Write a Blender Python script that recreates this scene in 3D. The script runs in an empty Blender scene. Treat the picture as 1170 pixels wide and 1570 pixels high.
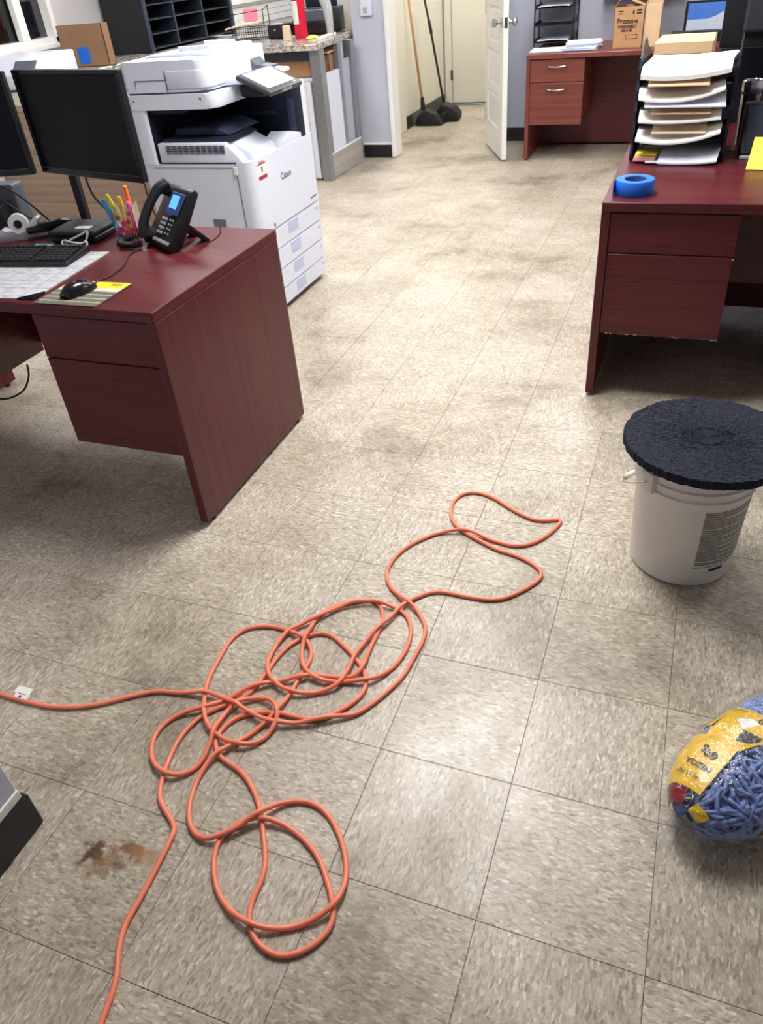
import bpy, bmesh, math, random
from mathutils import Vector, Matrix
random.seed(7)
SC = bpy.context.scene
COL = SC.collection
PI = math.pi

# ------------------------------------------------------------------ camera
F_PX, YAW, PITCH, ROLL = 1154.94, -0.4132, 0.6369, -0.0971
CAM = Vector((0.1776, -1.2706, 1.4761))
def cam_axes():
    f = Vector((math.sin(YAW)*math.cos(PITCH), math.cos(YAW)*math.cos(PITCH), -math.sin(PITCH)))
    r = f.cross(Vector((0, 0, 1))).normalized(); u = r.cross(f)
    r2 = math.cos(ROLL)*r + math.sin(ROLL)*u
    u2 = -math.sin(ROLL)*r + math.cos(ROLL)*u
    return r2, u2, f
RX, UX, FX = cam_axes()
cd = bpy.data.cameras.new('camera'); cam = bpy.data.objects.new('camera', cd); COL.objects.link(cam)
cd.sensor_fit = 'HORIZONTAL'; cd.sensor_width = 36.0; cd.lens = F_PX/1170*36.0
cd.clip_start = 0.05; cd.clip_end = 60
M = Matrix.Identity(4)
for i in range(3):
    M[i][0] = RX[i]; M[i][1] = UX[i]; M[i][2] = -FX[i]; M[i][3] = CAM[i]
cam.matrix_world = M
SC.camera = cam
def floor_pt(u, v, h=0.0):
    """point on the horizontal plane z=h seen at photograph pixel (u, v); used to survey the room"""
    d = FX + RX*((u-585)/F_PX) - UX*((v-785)/F_PX)
    t = (h-CAM.z)/d.z
    return CAM + d*t
def pix(P):
    d = Vector(P)-CAM; w = d.dot(FX)
    if w < 0.05: return None
    return 585+F_PX*d.dot(RX)/w, 785-F_PX*d.dot(UX)/w

# ------------------------------------------------------------------ world, exposure
W = bpy.data.worlds.new('world'); SC.world = W; W.use_nodes = True
W.node_tree.nodes['Background'].inputs[0].default_value = (0.62, 0.72, 0.9, 1)
W.node_tree.nodes['Background'].inputs[1].default_value = 1.0
SC.view_settings.view_transform = 'Standard'
SC.view_settings.look = 'None'
SC.view_settings.gamma = 1.0
SC.view_settings.use_curve_mapping = False
SC.view_settings.exposure = 0.12
CEIL_Z = 2.72
# unseen ceiling light panels, placed and set to light the room (x, y, size x, size y, strength)
LIGHTS = [(-0.75, 3.2, 0.6, 1.2, 15), (-0.75, 5.0, 0.6, 1.2, 17), (-3.0, 3.1, 0.6, 1.2, 20), (-3.4, 6.2, 0.6, 1.2, 22),
          (1.7, 3.1, 0.6, 1.2, 14), (-0.65, 1.35, 0.6, 1.2, 36), (-2.0, 7.3, 0.5, 0.9, 22)]

# ------------------------------------------------------------------ material helpers
def S(r, g, b):
    def c(x):
        x /= 255.0
        return x/12.92 if x <= 0.04045 else ((x+0.055)/1.055)**2.4
    return (c(r), c(g), c(b), 1.0)
class NT:
    def __init__(s, name):
        s.m = bpy.data.materials.new(name); s.m.use_nodes = True
        s.t = s.m.node_tree; s.n = s.t.nodes; s.b = s.n['Principled BSDF']
    def add(s, kind, **kw):
        nd = s.n.new(kind)
        for k, v in kw.items():
            if k.startswith('i_'):
                key = k[2:]
                key = int(key) if key.isdigit() else key
                nd.inputs[key].default_value = v
            else: setattr(nd, k, v)
        return nd
    def link(s, a, b): s.t.links.new(a, b)
    def ramp(s, fac, stops, interp='LINEAR'):
        r = s.add('ShaderNodeValToRGB'); e = r.color_ramp.elements
        r.color_ramp.interpolation = interp
        while len(e) > len(stops): e.remove(e[-1])
        while len(e) < len(stops): e.new(0.5)
        for el, (p, c) in zip(e, stops): el.position = p; el.color = c
        s.link(fac, r.inputs[0]); return r.outputs[0]
    def mix(s, a, b, fac, blend='MIX'):
        m = s.add('ShaderNodeMix', data_type='RGBA', blend_type=blend)
        for sock, v in ((m.inputs[0], fac), (m.inputs[6], a), (m.inputs[7], b)):
            if hasattr(v, 'is_linked'): s.link(v, sock)
            else: sock.default_value = v
        return m.outputs[2]
    def math(s, op, a, b=0.0):
        m = s.add('ShaderNodeMath', operation=op)
        for sock, v in ((m.inputs[0], a), (m.inputs[1], b)):
            if hasattr(v, 'is_linked'): s.link(v, sock)
            else: sock.default_value = v
        return m.outputs[0]
    def bump(s, h, strength=0.2, dist=0.002):
        b = s.add('ShaderNodeBump'); b.inputs['Strength'].default_value = strength; b.inputs['Distance'].default_value = dist
        s.link(h, b.inputs['Height']); s.link(b.outputs[0], s.b.inputs['Normal'])
    def coord(s, scale=(1, 1, 1), kind='Object', rot=(0, 0, 0)):
        tc = s.add('ShaderNodeTexCoord'); mp = s.add('ShaderNodeMapping')
        mp.inputs['Scale'].default_value = scale; mp.inputs['Rotation'].default_value = rot
        s.link(tc.outputs[kind], mp.inputs[0]); return mp.outputs[0]
def mat(name, col, rough=0.5, metal=0.0, spec=0.5, var=0.06, vscale=30, bump=0.0, bscale=200, trans=0.0, ior=1.45,
        emit=None, estr=0.0, coat=0.0, alpha=1.0, sheen=0.0):
    t = NT(name); b = t.b
    c = t.coord()
    nz = t.add('ShaderNodeTexNoise', i_Scale=vscale, i_Detail=3.0); t.link(c, nz.inputs['Vector'])
    lo = tuple(x*(1-var) for x in col[:3])+(1,); hi = tuple(min(1, x*(1+var)) for x in col[:3])+(1,)
    t.link(t.ramp(nz.outputs[0], [(0.3, lo), (0.7, hi)]), b.inputs['Base Color'])
    b.inputs['Roughness'].default_value = rough; b.inputs['Metallic'].default_value = metal
    b.inputs['Specular IOR Level'].default_value = spec
    b.inputs['Transmission Weight'].default_value = trans; b.inputs['IOR'].default_value = ior
    b.inputs['Coat Weight'].default_value = coat; b.inputs['Alpha'].default_value = alpha
    b.inputs['Sheen Weight'].default_value = sheen
    if emit:
        b.inputs['Emission Color'].default_value = emit; b.inputs['Emission Strength'].default_value = estr
    if bump:
        n2 = t.add('ShaderNodeTexNoise', i_Scale=bscale, i_Detail=4.0); t.link(c, n2.inputs['Vector'])
        t.bump(n2.outputs[0], bump, 0.002)
    return t.m
def wood(name, dark, light, axis='x', rough=0.32, fine=1.0, spec=0.5):
    """laminate with fine straight grain along one axis"""
    t = NT(name)
    sc = {'x': (2.0, 150, 150), 'y': (150, 2.0, 150), 'z': (150, 150, 2.0)}[axis]
    c = t.coord(tuple(k*fine for k in sc))
    n1 = t.add('ShaderNodeTexNoise', i_Scale=1.0, i_Detail=5.0, i_Roughness=0.65); t.link(c, n1.inputs['Vector'])
    c2 = t.coord(tuple(k*fine*0.22 for k in sc))
    n2 = t.add('ShaderNodeTexNoise', i_Scale=1.0, i_Detail=2.0); t.link(c2, n2.inputs['Vector'])
    f = t.math('ADD', t.math('MULTIPLY', n1.outputs[0], 0.65), t.math('MULTIPLY', n2.outputs[0], 0.35))
    t.link(t.ramp(f, [(0.36, dark), (0.62, light)]), t.b.inputs['Base Color'])
    t.b.inputs['Roughness'].default_value = rough
    t.b.inputs['Specular IOR Level'].default_value = spec
    t.bump(n1.outputs[0], 0.06, 0.001)
    return t.m

# ------------------------------------------------------------------ mesh helpers
def obj(name, bm, m, parent=None, smooth=None, loc=None, rot=None, label=None):
    bmesh.ops.recalc_face_normals(bm, faces=bm.faces[:])
    me = bpy.data.meshes.new(name); bm.to_mesh(me); bm.free()
    return objm(name, me, m, parent, smooth, loc, rot, label)
def objm(name, me, m, parent=None, smooth=None, loc=None, rot=None, label=None):
    ms = m if isinstance(m, (list, tuple)) else [m]
    if not me.materials:
        for k in ms: me.materials.append(MT[k] if isinstance(k, str) else k)
    if smooth:
        me.shade_smooth()
        if smooth != 'all':
            me.set_sharp_from_angle(angle=math.radians(40))
    o = bpy.data.objects.new(name, me); COL.objects.link(o)
    if parent: o.parent = parent
    if loc: o.location = loc
    if rot: o.rotation_euler = rot
    if label: o['label'] = label
    return o
def thing(name, label, cat, loc=(0, 0, 0), rz=0.0, group=None):
    o = bpy.data.objects.new(name, None); COL.objects.link(o); o.empty_display_size = 0.05
    o.location = loc; o.rotation_euler = (0, 0, rz)
    o['label'] = label; o['category'] = cat
    if group: o['group'] = group
    return o
def tag(o, label, cat, group=None):
    o['label'] = label; o['category'] = cat
    if group: o['group'] = group
    return o
def struct(o, label=None):
    o['kind'] = 'structure'
    if label: o['label'] = label
    return o
def stuff(o): o['kind'] = 'stuff'; return o
def BM(): return bmesh.new()
def box(bm, x0, x1, y0, y1, z0, z1, b=0.0, seg=1, mi=0):
    vs = [bm.verts.new((x, y, z)) for x in (x0, x1) for y in (y0, y1) for z in (z0, z1)]
    fs = []
    for q in ((0, 1, 3, 2), (4, 6, 7, 5), (0, 4, 5, 1), (2, 3, 7, 6), (0, 2, 6, 4), (1, 5, 7, 3)):
        f = bm.faces.new([vs[i] for i in q]); f.material_index = mi; fs.append(f)
    if b > 0:
        es = list({e for f in fs for e in f.edges})
        bmesh.ops.bevel(bm, geom=es, offset=b, segments=seg, affect='EDGES', profile=0.5)
    return vs
def frame_of(d):
    d = d.normalized(); a = Vector((0, 0, 1)) if abs(d.z) < 0.9 else Vector((1, 0, 0))
    u = d.cross(a).normalized(); return u, d.cross(u).normalized()
def cyl(bm, a, b, r0, r1=None, n=24, cap=True, mi=0):
    a = Vector(a); b = Vector(b); r1 = r0 if r1 is None else r1
    u, v = frame_of(b-a)
    A = [bm.verts.new(a+(u*math.cos(2*PI*i/n)+v*math.sin(2*PI*i/n))*r0) for i in range(n)]
    B = [bm.verts.new(b+(u*math.cos(2*PI*i/n)+v*math.sin(2*PI*i/n))*r1) for i in range(n)]
    for i in range(n):
        f = bm.faces.new((A[i], A[(i+1) % n], B[(i+1) % n], B[i])); f.material_index = mi
    if cap:
        for L in (A, B):
            f = bm.faces.new(L); f.material_index = mi
def tube(bm, pts, r, n=8, cap=True, flat=1.0):
    pts = [Vector(p) for p in pts]; rings = []; u = None
    for i, p in enumerate(pts):
        d = (pts[min(i+1, len(pts)-1)]-pts[max(i-1, 0)])
        if d.length < 1e-9: d = Vector((0, 0, 1))
        d.normalize()
        if u is None: u, v = frame_of(d)
        else:
            u = (u-d*u.dot(d)); u = u.normalized() if u.length > 1e-6 else frame_of(d)[0]
            v = d.cross(u)
        rr = r[i] if isinstance(r, (list, tuple)) else r
        rings.append([bm.verts.new(p+u*rr*math.cos(2*PI*k/n)+v*rr*flat*math.sin(2*PI*k/n)) for k in range(n)])
    for A, B in zip(rings, rings[1:]):
        for k in range(n): bm.faces.new((A[k], A[(k+1) % n], B[(k+1) % n], B[k]))
    if cap: bm.faces.new(rings[0]); bm.faces.new(rings[-1])
def lathe(bm, prof, n=48, c=(0, 0, 0), mi=0):
    c = Vector(c); rings = []
    for r, z in prof:
        if r < 1e-6: rings.append([bm.verts.new(c+Vector((0, 0, z)))])
        else: rings.append([bm.verts.new(c+Vector((r*math.cos(2*PI*i/n), r*math.sin(2*PI*i/n), z))) for i in range(n)])
    for A, B in zip(rings, rings[1:]):
        for i in range(n):
            j = (i+1) % n
            q = [A[0]] if len(A) == 1 else [A[i], A[j]]
            q += [B[0]] if len(B) == 1 else [B[j], B[i]]
            if len(q) > 2: bm.faces.new(q).material_index = mi
def prism(bm, poly, axis, c0, c1, b=0.0, seg=2):
    def P(a, b_, c): return {'x': (c, a, b_), 'y': (a, c, b_), 'z': (a, b_, c)}[axis]
    A = [bm.verts.new(P(a, b_, c0)) for a, b_ in poly]; B = [bm.verts.new(P(a, b_, c1)) for a, b_ in poly]
    n = len(poly); fs = [bm.faces.new(A), bm.faces.new(B)]
    for i in range(n): fs.append(bm.faces.new((A[i], A[(i+1) % n], B[(i+1) % n], B[i])))
    if b > 0:
        bmesh.ops.bevel(bm, geom=list({e for f in fs for e in f.edges}), offset=b, segments=seg, affect='EDGES', profile=0.5)
def sheet(bm, nx, ny, fn, th=0.0):
    """curved sheet; fn(u, v) gives a point; th gives thickness downwards"""
    g = [[bm.verts.new(fn(i/nx, j/ny)) for j in range(ny+1)] for i in range(nx+1)]
    for i in range(nx):
        for j in range(ny): bm.faces.new((g[i][j], g[i+1][j], g[i+1][j+1], g[i][j+1]))
    if th:
        h = [[bm.verts.new(Vector(v.co)-Vector((0, 0, th))) for v in row] for row in g]
        for i in range(nx):
            for j in range(ny): bm.faces.new((h[i][j], h[i][j+1], h[i+1][j+1], h[i+1][j]))
        for i in range(nx):
            for j in (0, ny): bm.faces.new((g[i][j], h[i][j], h[i+1][j], g[i+1][j]))
        for j in range(ny):
            for i in (0, nx): bm.faces.new((g[i][j], g[i][j+1], h[i][j+1], h[i][j]))
def bez(pts, n=8):
    """smooth curve through points (Catmull-Rom)"""
    P = [Vector(p) for p in pts]; out = []
    for i in range(len(P)-1):
        a = P[max(i-1, 0)]; b = P[i]; c = P[i+1]; d = P[min(i+2, len(P)-1)]
        for k in range(n):
            t = k/n
            out.append(0.5*((2*b)+(c-a)*t+(2*a-5*b+4*c-d)*t*t+(3*b-a-3*c+d)*t**3))
    out.append(P[-1]); return out
def text_mesh(body, size, extr=0.0004, align='CENTER', shear=0.0, width=1.0, offset=0.0):
    cu = bpy.data.curves.new('lettering', 'FONT'); cu.body = body; cu.size = size; cu.extrude = extr
    cu.align_x = align; cu.align_y = 'CENTER'; cu.shear = shear; cu.resolution_u = 3; cu.offset = offset
    o = bpy.data.objects.new('lettering', cu); COL.objects.link(o)
    me = bpy.data.meshes.new_from_object(o)
    bpy.data.objects.remove(o); bpy.data.curves.remove(cu)
    if width != 1.0:
        for v in me.vertices: v.co.x *= width
    me.materials.clear()
    return me
def lettering(body, size, m, parent, loc, rot, **kw):
    return objm('lettering', text_mesh(body, size, **kw), m, parent, None, loc, rot)

# ------------------------------------------------------------------ materials
MT = {}
T = 0.3048
def tile_material():
    t = NT('vinyl_tile')
    tc = t.add('ShaderNodeTexCoord'); oi = t.add('ShaderNodeObjectInfo')
    off = t.add('ShaderNodeVectorMath', operation='SCALE'); off.inputs[3].default_value = 5.37
    t.link(oi.outputs['Location'], off.inputs[0])
    ad = t.add('ShaderNodeVectorMath', operation='ADD')
    t.link(tc.outputs['Object'], ad.inputs[0]); t.link(off.outputs[0], ad.inputs[1])
    # wobble the chips a little
    wn = t.add('ShaderNodeTexNoise', i_Scale=26.0, i_Detail=3.0); t.link(ad.outputs[0], wn.inputs['Vector'])
    ws = t.add('ShaderNodeVectorMath', operation='SCALE'); ws.inputs[3].default_value = 0.010
    t.link(wn.outputs['Color'], ws.inputs[0])
    a2 = t.add('ShaderNodeVectorMath', operation='ADD'); t.link(ad.outputs[0], a2.inputs[0]); t.link(ws.outputs[0], a2.inputs[1])
    mp = t.add('ShaderNodeMapping'); mp.inputs['Scale'].default_value = (88, 215, 150); mp.inputs['Rotation'].default_value = (0, 0, 0.3)
    t.link(a2.outputs[0], mp.inputs[0])
    v1 = t.add('ShaderNodeTexVoronoi', i_Scale=1.0); t.link(mp.outputs[0], v1.inputs['Vector'])
    sp = t.add('ShaderNodeSeparateColor'); t.link(v1.outputs['Color'], sp.inputs[0])
    base = t.ramp(sp.outputs[0], [(0.0, S(158, 148, 133)), (0.12, S(174, 165, 150)), (0.3, S(188, 179, 165)), (0.7, S(196, 188, 175)), (0.88, S(208, 201, 189)), (1.0, S(224, 219, 209))])
    mp2 = t.add('ShaderNodeMapping'); mp2.inputs['Scale'].default_value = (170, 380, 250); t.link(a2.outputs[0], mp2.inputs[0])
    v2 = t.add('ShaderNodeTexVoronoi', i_Scale=1.0); t.link(mp2.outputs[0], v2.inputs['Vector'])
    s2 = t.add('ShaderNodeSeparateColor'); t.link(v2.outputs['Color'], s2.inputs[0])
    fine = t.ramp(s2.outputs[0], [(0.0, (0.70, 0.685, 0.66, 1)), (0.3, (0.97, 0.97, 0.97, 1)), (0.85, (1.02, 1.02, 1.02, 1)), (1.0, (1.16, 1.16, 1.16, 1))])
    c = t.mix(base, fine, 0.75, 'MULTIPLY')
    # every tile differs a little
    rn = t.ramp(oi.outputs['Random'], [(0, (0.91, 0.90, 0.87, 1)), (1, (1.03, 1.02, 1.01, 1))])
    c = t.mix(c, rn, 1.0, 'MULTIPLY')
    # worn-in dirt in blotches over the whole floor (world position)
    ge = t.add('ShaderNodeNewGeometry')
    d1 = t.add('ShaderNodeTexNoise', i_Scale=1.5, i_Detail=7.0, i_Roughness=0.66); t.link(ge.outputs['Position'], d1.inputs['Vector'])
    dirt = t.ramp(d1.outputs[0], [(0.34, (0.46, 0.43, 0.38, 1)), (0.46, (0.80, 0.775, 0.735, 1)), (0.6, (1, 1, 1, 1))])
    c = t.mix(c, dirt, 1.0, 'MULTIPLY')
    d2 = t.add('ShaderNodeTexNoise', i_Scale=11.0, i_Detail=5.0, i_Roughness=0.7); t.link(ge.outputs['Position'], d2.inputs['Vector'])
    dirt2 = t.ramp(d2.outputs[0], [(0.3, (0.7, 0.67, 0.62, 1)), (0.45, (1, 1, 1, 1))])
    c = t.mix(c, dirt2, 0.5, 'MULTIPLY')
    # heel scuffs: thin stretched streaks
    mp3 = t.add('ShaderNodeMapping'); mp3.inputs['Scale'].default_value = (36, 5, 1); mp3.inputs['Rotation'].default_value = (0, 0, 0.35)
    t.link(ge.outputs['Position'], mp3.inputs[0])
    d3 = t.add('ShaderNodeTexNoise', i_Scale=1.0, i_Detail=3.0, i_Roughness=0.5); t.link(mp3.outputs[0], d3.inputs['Vector'])
    scuff = t.ramp(d3.outputs[0], [(0.25, (0.45, 0.42, 0.38, 1)), (0.32, (1, 1, 1, 1))])
    c = t.mix(c, scuff, 0.6, 'MULTIPLY')
    # the rust-brown spill and ochre smear near the corner of the wall
    for (px, py), rad, col, amt in (((146, 1308), 0.04, S(56, 34, 18), 0.95), ((160, 1318), 0.055, S(122, 84, 42), 0.6), ((203, 1303), 0.034, S(120, 74, 24), 0.8),
                                    ((226, 1312), 0.04, S(160, 118, 58), 0.5), ((180, 1330), 0.024, S(96, 62, 32), 0.7)):
        P = floor_pt(px, py)
        dv = t.add('ShaderNodeVectorMath', operation='DISTANCE'); t.link(ge.outputs['Position'], dv.inputs[0]); dv.inputs[1].default_value = P
        wob = t.add('ShaderNodeTexNoise', i_Scale=38.0, i_Detail=4.0); t.link(ge.outputs['Position'], wob.inputs['Vector'])
        dd = t.math('ADD', t.math('DIVIDE', dv.outputs['Value'], rad), t.math('MULTIPLY', t.math('SUBTRACT', wob.outputs[0], 0.5), 2.8))
        msk = t.ramp(dd, [(0.35, (amt, amt, amt, 1)), (0.8, (0, 0, 0, 1))])
        c = t.mix(c, col, msk)
    t.link(c, t.b.inputs['Base Color'])
    rr = t.ramp(d1.outputs[0], [(0.35, (0.5, 0.5, 0.5, 1)), (0.65, (0.3, 0.3, 0.3, 1))])
    t.link(rr, t.b.inputs['Roughness'])
    t.b.inputs['Specular IOR Level'].default_value = 0.5
    bn = t.add('ShaderNodeTexNoise', i_Scale=9.0, i_Detail=5.0); t.link(ge.outputs['Position'], bn.inputs['Vector'])
    t.bump(bn.outputs[0], 0.12, 0.01)
    return t.m
MT['tile'] = tile_material()
MT['grout'] = mat('grout', S(96, 87, 76), 0.8)
MT['wall'] = mat('wall_paint', S(196, 198, 214), 0.6, var=0.02, vscale=4)
MT['wall_blue'] = mat('wall_paint_grey', S(176, 180, 196), 0.6, var=0.02, vscale=4)
MT['cream'] = mat('cream_paint', S(226, 222, 210), 0.5, var=0.02, vscale=4)
MT['white_trim'] = mat('white_gloss_paint', S(238, 238, 236), 0.35, var=0.02, vscale=8)
MT['black_base'] = mat('black_rubber_cove', S(34, 32, 36), 0.35, var=0.1)
MT['ceiling'] = mat('ceiling_board', S(225, 225, 222), 0.9, var=0.03)
MT['lamp'] = mat('lamp_diffuser', (1, 1, 1, 1), 0.5, emit=(1, 0.97, 0.93, 1), estr=1.0)
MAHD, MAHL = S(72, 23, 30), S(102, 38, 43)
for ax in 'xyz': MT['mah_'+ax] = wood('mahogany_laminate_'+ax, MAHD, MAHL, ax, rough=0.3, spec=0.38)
for ax in 'xyz': MT['red_'+ax] = wood('cherry_laminate_'+ax, S(96, 44, 36), S(132, 70, 58), ax, rough=0.35, fine=0.5)
MT['mah_dark'] = mat('black_laminate_core', S(30, 16, 18), 0.5)
MT['black'] = mat('black_plastic', S(26, 26, 30), 0.42)
MT['black_gloss'] = mat('black_gloss_plastic', S(16, 17, 22), 0.18)
MT['black_matte'] = mat('black_matte_plastic', S(34, 34, 38), 0.6, bump=0.1, bscale=600)
MT['rear_black'] = mat('charcoal_plastic', S(46, 50, 60), 0.55)
MT['screen'] = mat('dark_screen', S(9, 12, 22), 0.3, var=0.0, spec=0.2)
MT['navy_inside'] = mat('navy_black_plastic', S(24, 31, 50), 0.45)
MT['navy_mid'] = mat('slate_plastic', S(48, 56, 78), 0.4)
MT['pwhite'] = mat('printer_white_plastic', S(220, 226, 241), 0.32, var=0.015)
MT['pblue'] = mat('pale_blue_plastic', S(186, 198, 226), 0.3, var=0.02)
MT['seam'] = mat('dark_seam', S(70, 74, 86), 0.6)
MT['panel_frame'] = mat('dark_panel_frame', S(64, 66, 72), 0.4)
MT['panel_grey'] = mat('grey_touch_panel', S(178, 182, 184), 0.16, var=0.03)
MT['shelf_black'] = mat('blue_black_board', S(48, 54, 68), 0.5)
MT['steel'] = mat('brushed_steel', S(190, 190, 192), 0.22, metal=1.0, var=0.05)
MT['alu'] = mat('grey_aluminium', S(158, 164, 170), 0.35, metal=0.7, var=0.1, vscale=60)
MT['paper'] = mat('white_paper', S(238, 238, 234), 0.8, var=0.02)
MT['paper_b'] = mat('bluish_paper', S(214, 220, 236), 0.7, var=0.05)
MT['manila'] = mat('manila_card', S(224, 190, 150), 0.7, var=0.04)
MT['kraft'] = mat('brown_cardboard', S(196, 152, 112), 0.8, var=0.07, vscale=12)
MT['kraft_l'] = mat('pale_cardboard', S(226, 196, 158), 0.8, var=0.05, vscale=12)
MT['kraft_d'] = mat('dull_cardboard', S(150, 116, 88), 0.8, var=0.08, vscale=12)
MT['ink'] = mat('brown_black_ink', S(62, 46, 40), 0.7)
MT['ink_grey'] = mat('grey_ink', S(84, 92, 104), 0.6)
MT['yellow'] = mat('yellow_paper', S(244, 230, 90), 0.6, var=0.03)
MT['pink'] = mat('pink_paper', S(240, 140, 170), 0.6)
MT['cream_card'] = mat('cream_card', S(232, 214, 178), 0.7)
MT['blue_tape'] = mat('blue_masking_tape', S(28, 110, 224), 0.55, var=0.05)
MT['blue_core'] = mat('blue_tinted_core', S(58, 104, 176), 0.5)
MT['orange'] = mat('orange_cord_jacket', S(242, 136, 106), 0.4, var=0.07, vscale=14)
MT['bucket'] = mat('white_bucket_plastic', S(226, 224, 218), 0.42, var=0.02)
MT['red'] = mat('red_enamel', S(216, 30, 62), 0.25, var=0.04)
MT['cyan'] = mat('cyan_paper', S(92, 186, 206), 0.6)
MT['white_cable'] = mat('white_cable_rubber', S(232, 232, 230), 0.45)
MT['grey_device'] = mat('grey_plastic', S(88, 94, 106), 0.5)
MT['silver'] = mat('silver_plastic', S(190, 194, 204), 0.28, metal=0.35)
MT['key'] = mat('grey_keys', S(150, 152, 160), 0.5)
MT['kbkey'] = mat('black_keycap', S(34, 34, 38), 0.5)
MT['maroon_sticker'] = mat('maroon_sticker', S(168, 38, 76), 0.5)
MT['glass'] = mat('window_glass', S(120, 116, 128), 0.04, var=0.0, trans=1.0, ior=1.25)
MT['clear'] = mat('clear_acrylic', (0.97, 0.97, 0.97, 1), 0.04, trans=1.0, ior=1.42, var=0.0)
MT['curtain'] = mat('white_curtain', S(190, 188, 196), 0.9)
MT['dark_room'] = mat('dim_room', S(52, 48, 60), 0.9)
def granite_material():
    t = NT('speckled_granite'); c = t.coord()
    v = t.add('ShaderNodeTexVoronoi', i_Scale=70.0); t.link(c, v.inputs['Vector'])
    sp = t.add('ShaderNodeSeparateColor'); t.link(v.outputs['Color'], sp.inputs[0])
    n = t.add('ShaderNodeTexNoise', i_Scale=18.0, i_Detail=6.0, i_Roughness=0.7); t.link(c, n.inputs['Vector'])
    a = t.ramp(sp.outputs[0], [(0, S(92, 86, 82)), (0.25, S(150, 144, 138)), (0.6, S(196, 190, 182)), (1, S(222, 218, 212))])
    b = t.ramp(n.outputs[0], [(0.38, (0.45, 0.43, 0.42, 1)), (0.55, (1, 1, 1, 1))])
    t.link(t.mix(a, b, 0.8, 'MULTIPLY'), t.b.inputs['Base Color']); t.b.inputs['Roughness'].default_value = 0.18
    return t.m
MT['granite'] = granite_material()
MT['plank'] = wood('brown_wood_plank', S(134, 112, 96), S(176, 154, 134), 'x', rough=0.45, fine=0.15)
MT['plank_grey'] = wood('grey_wood_plank', S(150, 146, 142), S(188, 184, 178), 'y', rough=0.45, fine=0.15)
def print_block_material():
    """rows of tiny grey print on the pail's label"""
    t = NT('fine_print_label'); c = t.coord()
    w = t.add('ShaderNodeTexWave', wave_type='BANDS', bands_direction='Z', i_Scale=42.0, i_Distortion=0.6); t.link(c, w.inputs['Vector'])
    n = t.add('ShaderNodeTexNoise', i_Scale=420.0, i_Detail=2.0); t.link(c, n.inputs['Vector'])
    f = t.math('ADD', t.math('MULTIPLY', w.outputs[0], 0.45), t.math('MULTIPLY', n.outputs[0], 0.6))
    t.link(t.ramp(f, [(0.3, S(118, 114, 108)), (0.62, S(152, 148, 142)), (0.8, S(196, 192, 186))]), t.b.inputs['Base Color'])
    t.b.inputs['Roughness'].default_value = 0.5
    return t.m
MT['print'] = print_block_material()

# ================================================================== the setting
X0, X1, Y0, Y1 = -4.5, 3.2, -3.4, 8.3
def boxes(name, m, lst, parent=None, b=0.0):
    bm = BM()
    for q in lst: box(bm, *q, b=b)
    return obj(name, bm, m, parent)
floor = struct(boxes('floor', 'grout', [(X0-0.1, X1+0.1, Y0-0.1, Y1+0.1, -0.10, -0.003)]))
# floor tiles: 12 inch vinyl squares, quarter-turned in a checkerboard
def tile_mesh():
    bm = BM(); h = T/2-0.0004; c = 0.0006
    a = [bm.verts.new((x*h, y*h, -0.003)) for x, y in ((-1, -1), (1, -1), (1, 1), (-1, 1))]
    b = [bm.verts.new((x*h, y*h, -0.0007)) for x, y in ((-1, -1), (1, -1), (1, 1), (-1, 1))]
    d = [bm.verts.new((x*(h-c), y*(h-c), 0)) for x, y in ((-1, -1), (1, -1), (1, 1), (-1, 1))]
    for A, B in ((a, b), (b, d)):
        for i in range(4): bm.faces.new((A[i], A[(i+1) % 4], B[(i+1) % 4], B[i]))
    bm.faces.new(d)
    me = bpy.data.meshes.new('tile'); bm.to_mesh(me); bm.free(); me.materials.append(MT['tile']); return me
TM = tile_mesh()
def hidden(x, y):
    if x < -1.3 and x > -2.6 and 1.15 < y < 2.0: return True          # behind the left desk
    if x < -1.75 and x > -3.2 and 2.0 < y < 4.6: return True          # behind the copier
    if x > 0.0 and 2.3 < y < 3.8: return True                         # behind the right desk
    return False
cells = []
for i in range(math.floor(X0/T), math.ceil(X1/T)):
    for j in range(math.floor(Y0/T), math.ceil(Y1/T)):
        cx, cy = (i+0.5)*T, (j+0.5)*T
        p = pix((cx, cy, 0))
        vis = p is not None and -60 < p[0] < 1230 and -20 < p[1] < 1640 and not hidden(cx, cy)
        dist = (Vector((cx, cy, 0))-CAM).length
        cells.append((0 if vis else 1, dist, i, j, cx, cy))
cells.sort()
far_bm = BM()
for k, (nv, dist, i, j, cx, cy) in enumerate(cells):
    if k < 300 and not nv:
        o = bpy.data.objects.new('tile', TM); COL.objects.link(o); o.parent = floor
        o.location = (cx, cy, random.uniform(-0.0004, 0.0)); o.rotation_euler = (0, 0, PI/2*((i+j) % 2))
    else:
        if cx < X0-0.1 or cx > X1+0.1 or cy < Y0-0.1 or cy > Y1+0.1: continue
        h = T/2-0.0008
        vs = [far_bm.verts.new((cx+x*h, cy+y*h, z)) for z in (-0.003, 0) for x, y in ((-1, -1), (1, -1), (1, 1), (-1, 1))]
        far_bm.faces.new(vs[4:])
        for q in range(4): far_bm.faces.new((vs[q], vs[(q+1) % 4], vs[4+(q+1) % 4], vs[4+q]))
stuff(obj('far_tiles', far_bm, 'tile', floor))

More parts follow.
